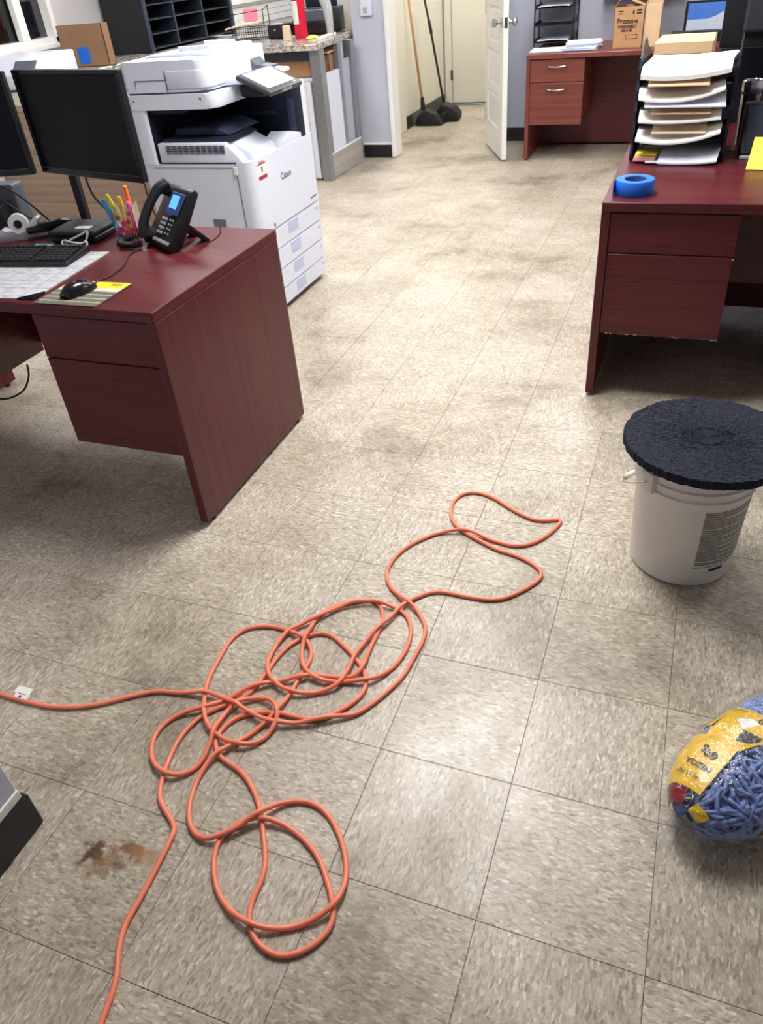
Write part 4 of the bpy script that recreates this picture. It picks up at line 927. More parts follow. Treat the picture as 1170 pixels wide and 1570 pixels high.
bm = BM(); tube(bm, bez([(-2.21, 0.8, 0.266), (-2.205, 0.78, 0.22), (-2.23, 0.74, 0.17), (-2.34, 0.72, 0.14), (-2.45, 0.74, 0.2), (-2.46, 0.76, 0.268)], 8), 0.004, 8)
tag(obj('hanging_cable', bm, 'black', None, smooth='all'), 'black cable drooping below the left desk pedestal', 'cable')

# ================================================================== things on the right desk
tr = thing('tape_roll', 'roll of bright blue masking tape on the right desk corner', 'tape', (-0.012, 1.603, DZ))
bm = BM(); lathe(bm, [(0.04, 0.0), (0.0625, 0.0), (0.064, 0.002), (0.064, 0.046), (0.0625, 0.048), (0.04, 0.048), (0.04, 0.0)], 56); obj('tape', bm, 'blue_tape', tr, smooth=True)
bm = BM(); lathe(bm, [(0.0365, 0.001), (0.0398, 0.001), (0.0398, 0.047), (0.0365, 0.047), (0.0365, 0.001)], 40); obj('core', bm, 'blue_core', tr, smooth=True)
bm = BM(); sheet(bm, 6, 1, lambda u, v: (-0.064-0.004*u, 0.0-0.045*u, 0.001+0.046*v)); obj('loose_end', bm, 'blue_tape', tr)
# stacked letter trays
lt = thing('letter_tray', 'five-tier black letter tray full of papers on the right desk', 'letter tray', (0.1, 2.2, DZ), math.radians(-2))
wt, dt, lh = 0.335, 0.30, 0.07
for k in range(5):
    z = 0.004+k*lh
    boxes('tray_shelf', 'black', [(-wt/2+0.006, wt/2-0.006, -dt/2+0.01, dt/2, z, z+0.004)], lt)
    for s in (-1, 1):
        bm = BM(); prism(bm, [(-dt/2, z), (-dt/2, z+0.03), (-dt/2+0.03, z+0.03), (-dt/2+0.05, z+lh-0.002), (dt/2, z+lh-0.002), (dt/2, z)], 'x', s*wt/2-0.003, s*wt/2+0.003); obj('side_wall', bm, 'black', lt)
    boxes('rear_wall', 'black', [(-wt/2+0.006, wt/2-0.006, dt/2-0.004, dt/2, z+0.004, z+0.045)], lt)
    for s in (-1, 1): boxes('support_post', 'navy_mid', [(s*wt/2-0.005, s*wt/2+0.005, -dt/2+0.012, -dt/2+0.024, z, z+lh-0.002)], lt)
for s in (-1, 1):
    bm = BM(); prism(bm, [(-dt/2+0.02, 0.352), (-dt/2+0.06, 0.40), (-dt/2+0.13, 0.405), (dt/2-0.1, 0.37), (dt/2, 0.352)], 'x', s*wt/2-0.003, s*wt/2+0.003); obj('top_wing', bm, 'black', lt)
rw = math.radians(-2)
def tray_paper(label, m, k, x0, x1, ylo, zoff, curl, th, cat='papers', grp='papers in the letter tray', slope=0.35):
    bm = BM()
    def fn(u, v):
        x = x0+(x1-x0)*u
        return (x+0.006*math.sin(v*5+k), ylo-0.035+0.30*v, zoff+curl*(u-0.35)**2*(1-v*0.6)+0.03*min(1, v*1.6)*slope-0.022*(1-min(1, v*4))**2)
    sheet(bm, 14, 6, fn, th)
    o = obj('paper_stack', bm, m, None, smooth=None, loc=(0.1, 2.2, DZ+0.008+k*lh), rot=(0, 0, rw))
    return tag(o, label, cat, grp)
tray_paper('thick white paper pile on the top tier of the letter tray', 'paper', 4, -0.150, 0.155, -0.175, 0.034, 0.05, 0.014)
tray_paper('tan folder under the pile on the top tier of the letter tray', 'manila', 4, -0.12, 0.09, -0.18, 0.006, 0.0, 0.004, 'folder')
tray_paper('curling white papers on the second tier of the letter tray', 'paper', 3, -0.155, 0.140, -0.175, 0.024, 0.09, 0.006)
tray_paper('bluish sheets under the curling papers on the second tier', 'paper_b', 3, -0.13, 0.150, -0.178, 0.007, 0.0, 0.004)
tray_paper('tan folder sticking out below the second tier papers', 'manila', 2, -0.11, 0.10, -0.172, 0.053, 0.0, 0.003, 'folder', slope=0.1)
tray_paper('flat white paper pile on the middle tier of the letter tray', 'paper', 2, -0.152, 0.136, -0.17, 0.024, 0.03, 0.006)
tray_paper('cream folder under the middle tier of the letter tray', 'cream_card', 1, -0.10, 0.09, -0.165, 0.056, 0.0, 0.002, 'folder', slope=0.05)
tray_paper('fanned white papers on the fourth tier of the letter tray', 'paper', 1, -0.155, 0.142, -0.172, 0.024, 0.09, 0.007)
tray_paper('stapled bluish sheets on the bottom tier of the letter tray', 'paper_b', 0, -0.06, 0.15, -0.172, 0.024, 0.02, 0.006)
for k, (m, nm) in enumerate((('pink', 'pink'), ('manila', 'orange'), ('yellow', 'yellow'))):
    bm = BM(); box(bm, -0.045, 0.035, -0.06, 0.06, 0, 0.008, b=0.0008); tag(obj('sticky_pad', bm, m, None, loc=(0.1-0.112+0.003*k, 2.085+0.004*k, DZ+0.0085+k*0.0085), rot=(0, 0, rw)), nm+' sticky note pad at the left of the bottom letter tray', 'note pad')
bm = BM(); box(bm, -0.03, 0.04, -0.05, 0.05, 0, 0.003); tag(obj('white_card', bm, 'paper_b', None, loc=(0.02, 2.05, DZ+0.0085), rot=(0, 0, rw)), 'small white card beside the sticky pads in the bottom tray', 'card')
# steel tumbler
tb = thing('steel_tumbler', 'tall stainless steel tumbler behind the letter tray', 'tumbler', (0.335, 2.36, DZ))
bm = BM(); lathe(bm, [(0, 0.0), (0.03, 0.0), (0.032, 0.004), (0.036, 0.19), (0.038, 0.196), (0.038, 0.225), (0.035, 0.23), (0.032, 0.225), (0.03, 0.02), (0, 0.018)], 40); obj('cup', bm, 'steel', tb, smooth=True)
bm = BM(); lathe(bm, [(0.0372, 0.182), (0.0378, 0.184), (0.0378, 0.19), (0.0372, 0.192)], 40); obj('ring', bm, 'seam', tb, smooth=True)
# black leaning device at the right edge
bd = thing('desk_calculator', 'black desk device with glossy strip at the right edge, beside the letter tray', 'device', (0.42, 2.2, DZ), 0.05)
bm = BM(); prism(bm, [(-0.09, 0.004), (-0.09, 0.02), (0.02, 0.17), (0.05, 0.175), (0.07, 0.15), (0.07, 0.004)], 'x', -0.10, 0.16, b=0.004); obj('body', bm, 'black', bd, smooth=True)
sl_ = math.atan2(0.15, 0.11)
def on_dev(nm, m, q):
    bm = BM(); box(bm, *q, b=0.001); return obj(nm, bm, m, bd, loc=(0, -0.09, 0.02), rot=(sl_, 0, 0))
on_dev('glossy_strip', 'navy_mid', (-0.09, -0.03, 0.01, 0.175, 0.0, 0.004))
for r in range(4): on_dev('white_key', 'paper', (-0.02, 0.05, 0.015+r*0.022, 0.028+r*0.022, 0.0, 0.005))
on_dev('window', 'paper_b', (-0.02, 0.06, 0.14, 0.172, 0.0, 0.004)); on_dev('display', 'screen', (-0.015, 0.055, 0.112, 0.134, 0.0, 0.004))
boxes('front_lip', 'paper_b', [(-0.102, 0.162, -0.102, -0.09, 0.0, 0.012)], bd, b=0.002)
bm = BM(); sheet(bm, 4, 6, lambda u, v: (0.0+0.22*u, 0.16*v, 0.075*v**1.5), 0.002); tag(obj('yellow_sheet', bm, 'yellow', None, loc=(0.345, 1.93, DZ+0.004), rot=(0, 0, -0.12)), 'yellow paper leaning at the right edge of the right desk', 'paper')
# monitor seen from behind, on the second desk, with a file rack under it
mb = monitor('monitor', 'black monitor seen from behind at the top right corner', (0.50, 2.66, DZ), PI, 0.62, 0.31, 0.70)
boxes('stand_post', 'black_matte', [(-0.03, 0.03, 0.05, 0.075, 0.01, 0.4)], mb, b=0.003); boxes('stand_foot', 'black_matte', [(-0.1, 0.1, 0.0, 0.15, 0.0005, 0.012)], mb, b=0.004)
fr = thing('file_rack', 'black file rack standing behind the tumbler under the monitor', 'file rack', (0.36, 2.86, DZ))
for k in range(4): boxes('divider', 'navy_inside', [(-0.16, 0.22, -0.06+k*0.045, -0.056+k*0.045, 0.006, 0.29-0.02*(k % 2))], fr, b=0.001)
boxes('rack_base', 'black', [(-0.17, 0.23, -0.07, 0.09, 0.0, 0.006)], fr)
for x in (-0.165, 0.225): boxes('side_wall', 'black', [(x-0.003, x+0.003, -0.07, 0.09, 0.006, 0.2)], fr)
for x, z in ((0.02, 0.27), (0.1, 0.285)):
    bm = BM(); tube(bm, bez([(x, -0.066, z), (x+0.012, -0.075, 0.15), (x-0.01, -0.072, 0.07), (x, -0.075, 0.01)], 6), 0.003, 6); obj('cable', bm, 'grey_device', fr, smooth='all')
bm = BM(); bmesh.ops.create_icosphere(bm, subdivisions=3, radius=0.055)
for v in bm.verts: v.co *= random.uniform(0.75, 1.05)
tag(obj('crumpled_paper', bm, 'paper', None, loc=(0.475, 2.72, DZ+0.10)), 'crumpled white paper at the right edge below the monitor', 'paper')

# ================================================================== things on the far desk
FZ = 0.755
lw = thing('letter_tray', 'black letter tray against the grey wall on the far desk', 'letter tray', (-1.06, 6.02, FZ))
for k in range(4):
    z = 0.03+k*0.115
    bm = BM(); prism(bm, [(-0.15, z), (-0.155, z+0.022), (-0.15, z+0.025), (-0.14, z+0.005), (0.14, z+0.005), (0.15, z+0.05), (0.155, z+0.05), (0.15, z)], 'y', -0.14, 0.14); obj('tray_shelf', bm, 'black', lw)
for x in (-0.157, 0.157):
    bm = BM(); box(bm, x-0.004, x+0.004, -0.1, -0.085, 0, 0.46); obj('post', bm, 'black', lw)
    bm = BM(); box(bm, x-0.004, x+0.004, 0.11, 0.125, 0, 0.46); obj('post', bm, 'black', lw)
for k in (0, 2, 3):
    bm = BM(); sheet(bm, 6, 4, lambda u, v: (-0.125+0.25*u, -0.14+0.27*v, 0.006*math.sin(u*3)), 0.006); tag(obj('paper_stack', bm, 'paper_b', None, loc=(-1.06, 6.02, FZ+0.047+k*0.115)), 'bluish white papers in the %s tier of the far wall tray' % ('lowest', '', 'third', 'topmost')[k], 'papers', 'papers in the far wall tray')
for x, y, w_, d_, h_, rz, lb in ((-1.05, 5.62, 0.24, 0.2, 0.014, 0.05, 'thin paper stack at the left front of the far desk'), (-0.80, 5.66, 0.28, 0.26, 0.02, -0.06, 'paper stack beside the brown carton on the far desk'), (-0.78, 5.69, 0.26, 0.2, 0.03, 0.18, 'fanned sheets on top of the paper stack on the far desk')):
    bm = BM(); z0 = 0.021 if h_ == 0.03 else 0
    for k in range(4): box(bm, -w_/2+random.uniform(-.01, .01), w_/2+random.uniform(-.01, .01), -d_/2+random.uniform(-.01, .01), d_/2+random.uniform(-.01, .01), z0+k*h_/4, z0+(k+1)*h_/4-0.0003)
    stuff(tag(obj('paper_stack', bm, 'paper_b', None, loc=(x, y, FZ+0.0005), rot=(0, 0, rz)), lb, 'papers'))
pb = flapbox('carton', 'brown fluid carton with dark printed lettering on the far desk', 'kraft', (-0.455, 5.66, FZ), 0.06, 0.21, 0.2, 0.262, flaps={'l': 55, 'r': 20})
for tx, z, sz, wd in (('Prestone', 0.172, 0.047, 0.86), ('WINDSHIELD', 0.137, 0.026, 0.85), ('DE-ICER', 0.114, 0.026, 0.8)): lettering(tx, sz, 'ink', pb, (-0.01, -0.1012, z), (PI/2, 0, 0), width=wd, offset=0.0012)
for q in ((-0.015, 0.068, 0.058, 0.062), (-0.015, 0.068, 0.083, 0.087), (-0.015, -0.012, 0.058, 0.087), (0.065, 0.068, 0.058, 0.087), (-0.08, -0.045, 0.232, 0.238), (-0.08, -0.05, 0.216, 0.222), (0.05, 0.085, 0.23, 0.242), (0.05, 0.085, 0.214, 0.224), (0.022, 0.034, 0.212, 0.24)):
    boxes('print_mark', 'ink', [(q[0], q[1], -0.1012, -0.1, q[2], q[3])], pb)
flapbox('carton', 'pale open carton standing right of the lettered brown carton', 'kraft_l', (-0.285, 5.69, FZ), 0.03, 0.115, 0.22, 0.275, flaps={'b': 70})
lb_ = flapbox('carton', 'tan carton standing behind the letter tray, below the blue picture', 'manila', (0.055, 2.81, DZ), -0.02, 0.235, 0.36, 0.335)
for q in ((-0.10, -0.015, 0.075, 0.088), (0.0, 0.018, 0.07, 0.084), (0.06, 0.078, 0.07, 0.088)): boxes('print_mark', 'ink', [(q[0]*0.8+0.01, q[1]*0.8+0.01, -0.1812, -0.18, q[2]+0.205, q[3]+0.21)], lb_)
bs = thing('picture_frame', 'dark framed blue and white picture leaning on the far wall', 'picture', (0.09, 6.02, FZ))
boxes('frame', 'black', [(-0.17, 0.17, 0.0, 0.02, 0.0, 0.24)], bs, b=0.002)
MT['pic_b'] = mat('blue_print', S(84, 132, 224), 0.3); MT['pic_w'] = mat('pale_blue_print', S(206, 222, 240), 0.3)
bm = BM(); prism(bm, [(-0.15, 0.12), (-0.15, 0.225), (0.15, 0.225), (0.15, 0.19), (0.06, 0.14), (0.0, 0.12)], 'y', -0.003, 0.001); obj('print', bm, 'pic_b', bs)
bm = BM(); prism(bm, [(-0.15, 0.015), (-0.15, 0.12), (0.0, 0.12), (0.06, 0.14), (0.15, 0.19), (0.15, 0.015)], 'y', -0.003, 0.001); obj('print', bm, 'pic_w', bs)
bm = BM(); box(bm, -0.2, 0.25, -0.05, 0.05, 0, 0.07, b=0.006); tag(obj('black_case', bm, 'black', None, loc=(0.05, 5.76, FZ)), 'low black case under the blue picture on the far desk', 'case')
bm = BM(); box(bm, -0.3, 0.3, -0.05, 0.12, 0.0, 0.03, b=0.003); sf = tag(obj('wall_shelf', bm, 'black', None, loc=(-0.42, 6.075, FZ+0.30)), 'black shelf edge on the grey wall above the far desk', 'shelf')

# ================================================================== the floor: cord, pail, pad, mop
CR = 0.0058
A = lambda L_: [(220+x*.2222, 900+y*.2222) for x, y in L_]
B = lambda L_: [(390+x*.2479, 880+y*.2479) for x, y in L_]
Cc = lambda L_: [(560+x*.2735, 740+y*.2735) for x, y in L_]
Dd = lambda L_: [(220+x*.2906, 1120+y*.2906) for x, y in L_]
path = [(140, 1610), (150, 1582), (158, 1560), (178, 1503), (181, 1462), (191, 1420), (211, 1385), (240, 1330), (264, 1282), (268.5, 1268), (261, 1255.5), (246, 1229)]
path += A([(115, 1390), (160, 1230), (225, 1085), (300, 980), (410, 885), (540, 825), (650, 785), (740, 725), (800, 655), (860, 575), (920, 490), (1000, 410), (1090, 355)])
path += B([(380, 370), (440, 368), (500, 395), (570, 460), (640, 540), (685, 620), (690, 690), (660, 750), (590, 810), (510, 855), (430, 890), (340, 900), (240, 880)])
path += A([(930, 868), (850, 865), (760, 870), (660, 895), (580, 945), (520, 1010), (497, 1080), (515, 1150), (570, 1205), (650, 1255)])
path += Dd([(550, 260), (595, 350), (620, 440), (632, 550), (642, 650), (640, 720), (615, 810), (575, 890), (558, 970), (565, 1060), (610, 1130), (680, 1180), (750, 1190), (840, 1165), (920, 1115), (985, 1040), (1005, 960), (990, 870), (955, 750), (910, 650), (830, 560), (740, 500), (650, 475), (560, 475), (480, 505), (415, 560), (380, 630), (370, 720), (385, 830), (430, 920), (500, 990), (580, 1035), (680, 1050), (800, 1035), (900, 1000), (990, 945), (1045, 870), (1070, 760), (1060, 640), (1015, 510), (950, 420), (870, 378), (780, 375), (690, 405), (610, 460), (520, 510), (430, 555), (340, 580), (270, 545), (240, 470), (245, 380), (280, 270), (330, 190)])
path += A([(500, 1165), (620, 1090), (740, 1015), (850, 935), (905, 885), (940, 835), (980, 790), (1040, 690), (1090, 600), (1145, 515), (1160, 440), (1120, 370), (1050, 330), (950, 285), (850, 270), (740, 280), (660, 315), (590, 380), (530, 480), (470, 590), (430, 700), (420, 800), (425, 900), (460, 980), (520, 1040), (590, 1080), (680, 1095), (770, 1085), (850, 1030), (910, 960), (935, 900), (915, 840), (870, 790), (800, 770), (700, 785), (620, 825), (560, 890), (515, 970), (480, 1060), (430, 1160), (370, 1240), (290, 1290), (210, 1305), (140, 1290), (80, 1230), (55, 1150), (65, 1060), (110, 980), (190, 910), (300, 865), (420, 845), (520, 805), (620, 760), (740, 705), (830, 675), (950, 655), (1060, 635)])
path += B([(250, 655), (360, 632), (460, 635), (570, 645), (630, 635), (675, 580), (700, 500), (730, 430), (765, 360), (795, 280), (785, 210), (745, 165), (700, 158), (600, 175), (510, 195), (430, 235), (375, 290), (345, 360), (315, 420), (295, 500), (305, 580), (350, 635), (420, 665), (550, 670), (690, 665), (740, 655), (830, 600), (900, 530), (950, 440), (970, 350), (950, 270), (900, 225), (810, 195), (740, 180), (650, 180), (560, 200), (470, 235), (400, 275), (300, 315), (220, 358), (150, 425), (110, 490), (85, 570), (95, 640), (140, 690), (210, 730), (290, 745), (390, 735), (470, 715), (530, 685), (560, 640), (580, 600), (610, 540), (650, 470), (710, 400), (770, 340), (830, 290), (900, 220), (960, 170)])
path += Cc([(320, 630), (400, 610), (480, 620), (580, 640), (680, 655), (770, 650), (860, 615), (940, 570), (985, 530), (985, 495), (930, 450), (850, 410), (740, 375), (640, 325), (560, 280), (520, 250), (485, 200), (485, 130), (520, 80), (580, 55), (650, 60), (730, 90), (800, 135), (880, 180), (960, 210), (1040, 210), (1085, 205), (1103, 213), (1050, 270), (980, 320), (900, 350), (820, 352), (720, 325), (620, 290), (550, 275), (480, 275), (400, 285), (300, 325), (220, 370), (150, 440), (120, 510), (145, 590), (230, 670)])
path += B([(980, 200), (1035, 270), (1060, 340), (1040, 420), (990, 510), (920, 630), (830, 720), (720, 810), (620, 870), (500, 890), (400, 910), (270, 930)])
path += A([(930, 945), (850, 930), (740, 880), (640, 825), (560, 785), (490, 750), (420, 735), (330, 735), (230, 730), (100, 718), (0, 735)])
path += [(190, 1070), (150, 1080), (110, 1084.5), (75, 1083), (49, 1078), (20, 1070), (0, 1064), (-30, 1055), (-70, 1050)]
raw = [floor_pt(u, v, CR) for u, v in path]
# drop near-duplicate samples, smooth, resample evenly
pl = [raw[0]]
for p in raw[1:]:
    if (p-pl[-1]).length > 0.006: pl.append(p)
cv = bez(pl, 8)
ev = [cv[0]]; step = 0.008
for p in cv[1:]:
    while (p-ev[-1]).length >= step: ev.append(ev[-1]+(p-ev[-1]).normalized()*step)
for _ in range(3): ev = [ev[0]]+[ev[i]*0.5+(ev[i-1]+ev[i+1])*0.25 for i in range(1, len(ev)-1)]+[ev[-1]]
# where strands cross, the later one rides over the earlier one
lift = [0.0]*len(ev); grid = {}
for i, p in enumerate(ev):
    kx, ky = int(math.floor(p.x/0.012)), int(math.floor(p.y/0.012)); hit = False
    for ax in (-1, 0, 1):
        for ay in (-1, 0, 1):
            for j in grid.get((kx+ax, ky+ay), ()):
                if i-j > 8 and (p.xy-ev[j].xy).length < 2*CR*0.95: hit = True; lift[i] = max(lift[i], min(lift[j], 0.012)+2*CR*0.92)
    grid.setdefault((kx, ky), []).append(i)
sm = list(lift)
for _ in range(6):
    n2 = list(sm)
    for i in range(len(sm)):
        n2[i] = max(lift[i], 0.80*max(sm[max(i-1, 0)], sm[min(i+1, len(sm)-1)]))
    sm = n2
for _ in range(3): sm = [sm[0]]+[0.5*sm[i]+0.25*(sm[i-1]+sm[i+1]) for i in range(1, len(sm)-1)]+[sm[-1]]
ec = thing('extension_cord', 'long orange extension cord lying in tangled loops on the tile floor', 'cord', (ev[0].x, ev[0].y, 0))
org = Vector((ev[0].x, ev[0].y, 0))
bm = BM(); tube(bm, [p-org+Vector((0, 0, s_)) for p, s_ in zip(ev, sm)], CR, 10); obj('cable', bm, 'orange', ec, smooth='all')
# white paper tag wrapped on the cord
tp = floor_pt(34, 1068, 0.008); td_ = (floor_pt(49, 1078, 0)-floor_pt(20, 1070, 0)).normalized()
tg = BM(); box(tg, -0.022, 0.022, -0.010, 0.010, -0.006, 0.007, b=0.004, seg=2); box(tg, -0.03, 0.018, 0.006, 0.026, 0.001, 0.0022)
tgo = obj('cord_tag', tg, 'paper', ec, loc=tp-org, rot=(0.15, 0, math.atan2(td_.y, td_.x)), label='white paper tag wrapped round the cord')
bm = BM(); cyl(bm, (0, -0.004, 0.0065), (0, -0.004, 0.0078), 0.004, n=12); obj('red_dot', bm, 'maroon_sticker', tgo)
bm = BM(); box(bm, -0.012, 0.012, 0.003, 0.005, 0.0068, 0.0074); obj('print_line', bm, 'ink_grey', tgo)
# white pail
bx, by = 0.297, 0.578
bk_ = thing('plastic_pail', 'white plastic pail with grey printed label, under the black floor pad', 'pail', (bx, by, 0))
prof = [(0, 0.0), (0.132, 0.0), (0.137, 0.005), (0.1395, 0.04), (0.149, 0.285), (0.150, 0.287), (0.1555, 0.289), (0.156, 0.293), (0.151, 0.296), (0.1515, 0.315), (0.157, 0.317), (0.158, 0.321), (0.153, 0.325), (0.1535, 0.350), (0.159, 0.352), (0.160, 0.362), (0.157, 0.3665), (0.151, 0.3665), (0.150, 0.355), (0.137, 0.012), (0, 0.012)]
bm = BM(); lathe(bm, prof, 72); obj('pail_body', bm, 'bucket', bk_, smooth=True)
def rad(z): return 0.1395+(z-0.04)*(0.149-0.1395)/0.245
def wrap(nm, m, a0, a1, z0, z1, off=0.0006, n=24):
    bm = BM()
    sheet(bm, n, 2, lambda u, v: ((rad(z0+(z1-z0)*v)+off)*math.cos(math.radians(a0+(a1-a0)*u)), (rad(z0+(z1-z0)*v)+off)*math.sin(math.radians(a0+(a1-a0)*u)), z0+(z1-z0)*v))
    return obj(nm, bm, m, bk_, smooth='all')
wrap('printed_label', 'print', -76, 12, 0.078, 0.262)
for z in (0.091, 0.108, 0.124, 0.142, 0.158, 0.176, 0.205, 0.238): wrap('label_line', 'bucket', -76+(0 if z in (0.205, 0.091) else 22), 12, z, z+0.0028, 0.0009)
wrap('label_bar', 'ink', -58, -40, 0.052, 0.063)
wrap('label_line', 'ink_grey', -77, -20, 0.070, 0.073)
ea = math.radians(-136)
for a in (ea, ea+PI):
    bm = BM(); box(bm, 0.148, 0.166, -0.022, 0.022, 0.287, 0.345, b=0.004, seg=2); obj('ear', bm, 'bucket', bk_, rot=(0, 0, a), smooth=True)
hp = []
for k in range(41):
    a = ea-PI*k/40; s_ = math.sin(PI*k/40); hp.append((0.174*math.cos(a)*(1+0.06*s_), 0.174*math.sin(a)*(1+0.06*s_), 0.318-0.12*s_))
hp = [(0.16*math.cos(ea), 0.16*math.sin(ea), 0.318)]+hp+[(0.16*math.cos(ea+PI), 0.16*math.sin(ea+PI), 0.318)]
bm = BM(); tube(bm, hp, 0.0022, 8); hd = obj('wire_handle', bm, 'steel', bk_, smooth='all', label='thin steel wire bail')
bm = BM(); tube(bm, hp[14:28], 0.009, 12); obj('grip', bm, 'bucket', hd, smooth='all')
# black floor pad lying on the pail
MT['pad'] = mat('black_nylon_pad', S(16, 22, 42), 0.85, var=0.5, vscale=160, bump=0.9, bscale=420, sheen=0.0)
fp = thing('floor_pad', 'round black scrubbing pad lying on top of the white pail', 'floor pad', (0.313, 0.600, 0.3668))
bm = BM(); NR, NA = 46, 180; PR = 0.2125
rng = random.Random(3); rings = []
for side in (1, 0):
    for i in range(NR+1):
        r = PR*i/NR
        if i == 0: rings.append([bm.verts.new((0, 0, 0.024 if side else 0.0))]*NA); continue
        row = []
        for k in range(NA):
            a = 2*PI*k/NA; rr = r*(1+(rng.uniform(-0.012, 0.012) if i > NR-2 else 0))
            z = (0.024 if side else 0.0)
            if side: z += rng.uniform(-0.0028, 0.0014)*min(1, r/0.06)
            if side and abs(r-0.042) < 0.004: z -= 0.007
            row.append(bm.verts.new((rr*math.cos(a), rr*math.sin(a), z)))
        rings.append(row)
    if side: rings_top = rings; rings = []
for rg in (rings_top, rings):
    for i in range(NR):
        for k in range(NA):
            j = (k+1) % NA
            if i == 0: bm.faces.new((rg[0][0], rg[1][k], rg[1][j]))
            else: bm.faces.new((rg[i][k], rg[i+1][k], rg[i+1][j], rg[i][j]))
for k in range(NA): bm.faces.new((rings_top[NR][k], rings_top[NR][(k+1) % NA], rings[NR][(k+1) % NA], rings[NR][k]))
obj('pad_disc', bm, 'pad', fp)
bm = BM()
for _ in range(5200):   # loose nylon fibres on the face and rim
    r = PR*math.sqrt(rng.random()); a = rng.random()*2*PI
    if rng.random() < 0.22: r = PR*rng.uniform(0.985, 1.0)
    p = Vector((r*math.cos(a), r*math.sin(a), 0.0235 if r < PR*0.98 else rng.uniform(0.003, 0.024)))
    d = Vector((rng.uniform(-1, 1), rng.uniform(-1, 1), rng.uniform(-0.25, 0.35))).normalized()*rng.uniform(0.003, 0.008)
    u, v = frame_of(d); u *= 0.00045
    q = [bm.verts.new(p-d*0.5-u), bm.verts.new(p-d*0.5+u), bm.verts.new(p+d*0.5+u+v*0.0004), bm.verts.new(p+d*0.5-u+v*0.0004)]; bm.faces.new(q)
MT['fibre'] = mat('nylon_fibre', S(38, 46, 72), 0.5)
stuff(obj('fibres', bm, 'fibre', fp))
# packaged mop head lying on the floor
MT['yarn'] = mat('blue_cotton_yarn', S(120, 142, 196), 0.9, var=0.35, vscale=90, bump=0.5, bscale=500)
MT['lab_y'] = mat('yellow_film', S(232, 188, 34), 0.3, var=0.05); MT['lab_r'] = mat('dark_red_film', S(128, 22, 36), 0.3); MT['lab_k'] = mat('black_film', S(26, 22, 18), 0.35); MT['lab_w'] = mat('white_film', S(226, 226, 220), 0.35)
def film_material():
    t = NT('clear_plastic_film'); n = t.n; out = n['Material Output']
    tr_ = t.add('ShaderNodeBsdfTransparent'); gl = t.add('ShaderNodeBsdfGlossy'); gl.inputs['Roughness'].default_value = 0.07
    lw_ = t.add('ShaderNodeLayerWeight'); lw_.inputs[0].default_value = 0.35
    nz = t.add('ShaderNodeTexNoise', i_Scale=22.0, i_Detail=4.0, i_Roughness=0.6); t.link(t.coord(), nz.inputs['Vector'])
    bp_ = t.add('ShaderNodeBump'); bp_.inputs['Strength'].default_value = 0.9; bp_.inputs['Distance'].default_value = 0.02; t.link(nz.outputs[0], bp_.inputs['Height'])
    t.link(bp_.outputs[0], gl.inputs['Normal']); t.link(bp_.outputs[0], lw_.inputs['Normal'])
    mx = t.add('ShaderNodeMixShader'); f = t.math('ADD', t.math('MULTIPLY', lw_.outputs['Facing'], 0.34), 0.025)
    t.link(f, mx.inputs[0]); t.link(tr_.outputs[0], mx.inputs[1]); t.link(gl.outputs[0], mx.inputs[2]); t.link(mx.outputs[0], out.inputs['Surface'])
    return t.m
MT['film'] = film_material()
mh = thing('mop_head', 'blue yarn mop head packed in clear plastic with yellow label', 'mop head', (0.487, -0.150, 0), math.radians(-38))
ML, MW, MH = 0.222, 0.108, 0.066
def lab_s(s): return -0.97+(s+0.97)*0.76
def mop_pt(s, a, off=0.0):
    k = max(0.0, 1-abs(s)**3.2)**0.5
    if s < 0: k *= 1-0.26*s*s
    w = MW*k+off; h = MH*(0.18+0.82*k)+off
    # flattened underside
    ca, sa = math.cos(a), math.sin(a)
    return Vector((w*ca, (ML+off)*s, max(0.002-off*0.05, 0.072+h*sa)))
bm = BM(); sheet(bm, 28, 40, lambda u, v: mop_pt(-0.985+1.97*u, 2*PI*v, -0.006)); obj('yarn_core', bm, 'yarn', mh, smooth='all')
bm = BM(); rg = random.Random(11)
for k in range(240):
    s0 = rg.uniform(-0.95, 0.97); a0 = rg.uniform(-0.4, PI+0.3); ph0 = rg.uniform(0, 2*PI); R1 = rg.uniform(0.035, 0.10); R2 = rg.uniform(0.25, 0.75)
    sw = rg.uniform(0.6, 1.7)*PI; dr_ = rg.choice((-1, 1)); pts = []
    for i in range(22):
        t_ = ph0+dr_*sw*i/21; rr = 1+0.35*i/21
        s_ = max(-0.985, min(0.985, s0+R1*3.0*rr*math.cos(t_))); a_ = a0+R2*rr*math.sin(t_)
        pts.append(mop_pt(s_, a_, 0.001+0.004*math.sin(i*0.5+k)))
    tube(bm, pts, 0.0045, 6)
stuff(obj('yarn', bm, 'yarn', mh, smooth='all', label='tangled blue yarn strands'))
def mop_patch(nm, m, poly_sa, off=0.0122, n=14, parent=None, label=None):
    """four-cornered film patch given by corners in (s, angle degrees)"""
    (s0, a0), (s1, a1), (s2, a2), (s3, a3) = poly_sa
    bm = BM()
    def fn(u, v):
        s_ = (s0*(1-u)+s1*u)*(1-v)+(s3*(1-u)+s2*u)*v; a_ = (a0*(1-u)+a1*u)*(1-v)+(a3*(1-u)+a2*u)*v
        return mop_pt(lab_s(s_), math.radians(a_), off+0.0008*math.sin(u*9)*math.sin(v*7))
    sheet(bm, n, n, fn); return obj(nm, bm, m, parent or mh, smooth='all', label=label)
lab = mop_patch('label', 'lab_y', [(-0.82, 205), (-0.80, 92), (-0.05, 100), (-0.12, 215)], label='yellow label wrapped over the near side')
mop_patch('label', 'lab_y', [(-0.12, 142), (-0.10, 98), (0.42, 84), (0.42, 150)])
mop_patch('label', 'lab_y', [(0.18, 215), (0.1, 150), (0.42, 150), (0.42, 215)])
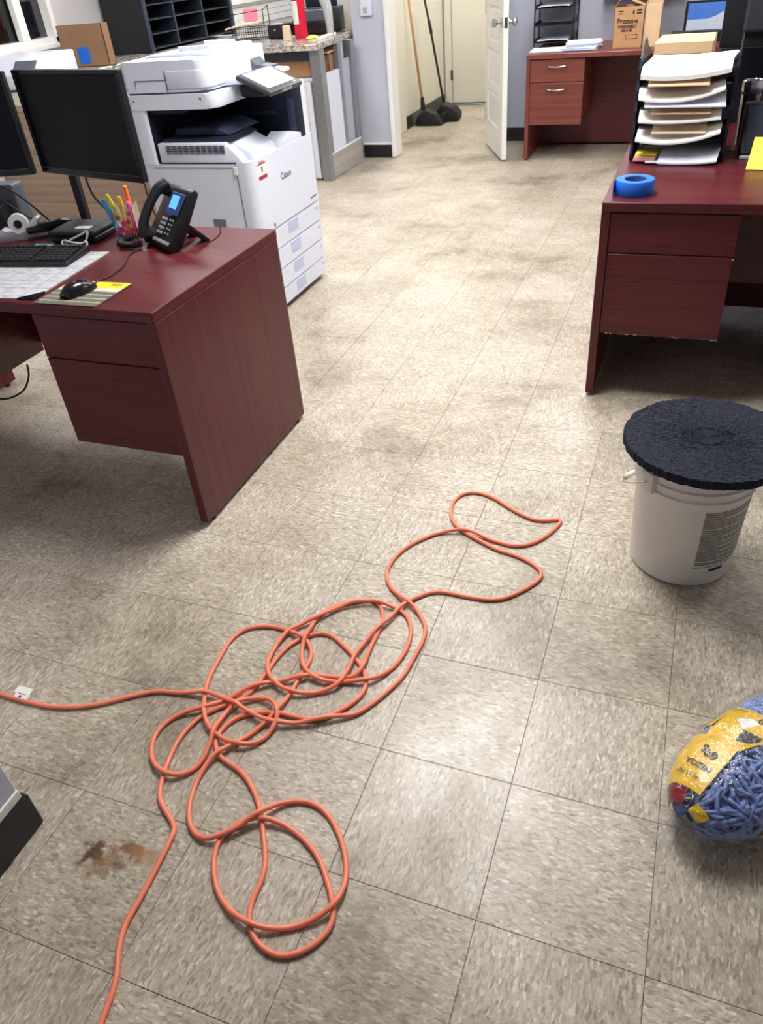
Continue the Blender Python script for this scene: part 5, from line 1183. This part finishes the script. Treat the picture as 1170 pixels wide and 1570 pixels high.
mop_patch('label_band', 'lab_y', [(0.40, 215), (0.40, 82), (0.54, 80), (0.54, 215)])
mop_patch('red_patch', 'lab_r', [(-0.97, 205), (-0.97, 112), (-0.82, 112), (-0.82, 205)], off=0.0126)
mop_patch('black_patch', 'lab_k', [(-0.965, 112), (-0.96, 98), (-0.81, 98), (-0.81, 112)], off=0.0126)
mop_patch('yellow_header', 'lab_y', [(-0.985, 90), (-0.985, 40), (-0.88, 50), (-0.88, 86)], off=0.0105)
mop_patch('yellow_underside', 'lab_y', [(-0.45, 8), (-0.45, -22), (0.8, -22), (0.8, 8)], off=0.0122)
def mop_map(me, s_c, a_c, rot, off=0.0145):
    """lay a flat mesh (metres) on the bag round (s_c, a_c); its x runs round the bag when rot = 0"""
    for v in me.vertices:
        x, y = v.co.x, v.co.y
        X_ = x*math.cos(rot)-y*math.sin(rot); Y_ = x*math.sin(rot)+y*math.cos(rot)
        v.co = mop_pt(lab_s(s_c)+Y_/ML, math.radians(a_c)-X_/0.105, off+v.co.z*0.3)
def mop_text(tx, sz, s_c, a_c, rot, m='lab_k', **kw):
    me = text_mesh(tx, sz, extr=0.0001, **kw); mop_map(me, s_c, a_c, rot); return objm('lettering', me, m, mh)
mop_text('60g', 0.026, -0.33, 118, PI, offset=0.0008); mop_text('MEZCLA', 0.017, -0.52, 120, PI, offset=0.0005); mop_text('MULTI FIBRE', 0.013, -0.66, 128, PI)
mop_text('30', 0.022, 0.44, 104, PI, offset=0.0008); mop_text('mop head', 0.012, 0.475, 140, PI)
# round three-part badge on the label
for a0, a1, m in ((100, 190, 'lab_k'), (190, 250, 'lab_y'), (250, 330, 'lab_w')):
    bm = BM(); c0 = bm.verts.new((0, 0, 0)); arc = [bm.verts.new((0.034*math.cos(math.radians(a0+(a1-a0)*k/12)), 0.034*math.sin(math.radians(a0+(a1-a0)*k/12)), 0)) for k in range(13)]
    for p, q in zip(arc, arc[1:]): bm.faces.new((c0, p, q))
    me = bpy.data.meshes.new('badge'); bm.to_mesh(me); bm.free(); mop_map(me, 0.2, 112, PI, 0.0141); objm('badge_sector', me, m, mh)
bm = BM(); sheet(bm, 36, 48, lambda u, v: mop_pt(-0.998+1.996*u, 2*PI*v, 0.0175+0.002*math.sin(u*31+3*math.sin(v*17)))); obj('plastic_bag', bm, 'film', mh, smooth='all', label='clear crinkled plastic bag')
bm = BM(); sheet(bm, 10, 8, lambda u, v: (-0.085+0.15*u, -ML-0.008-0.035*v-0.012*math.sin(u*7)*v, 0.05*(1-v)+0.006+0.008*math.sin(u*11+v*3)*v)); obj('bag_tail', bm, 'film', mh, smooth='all')
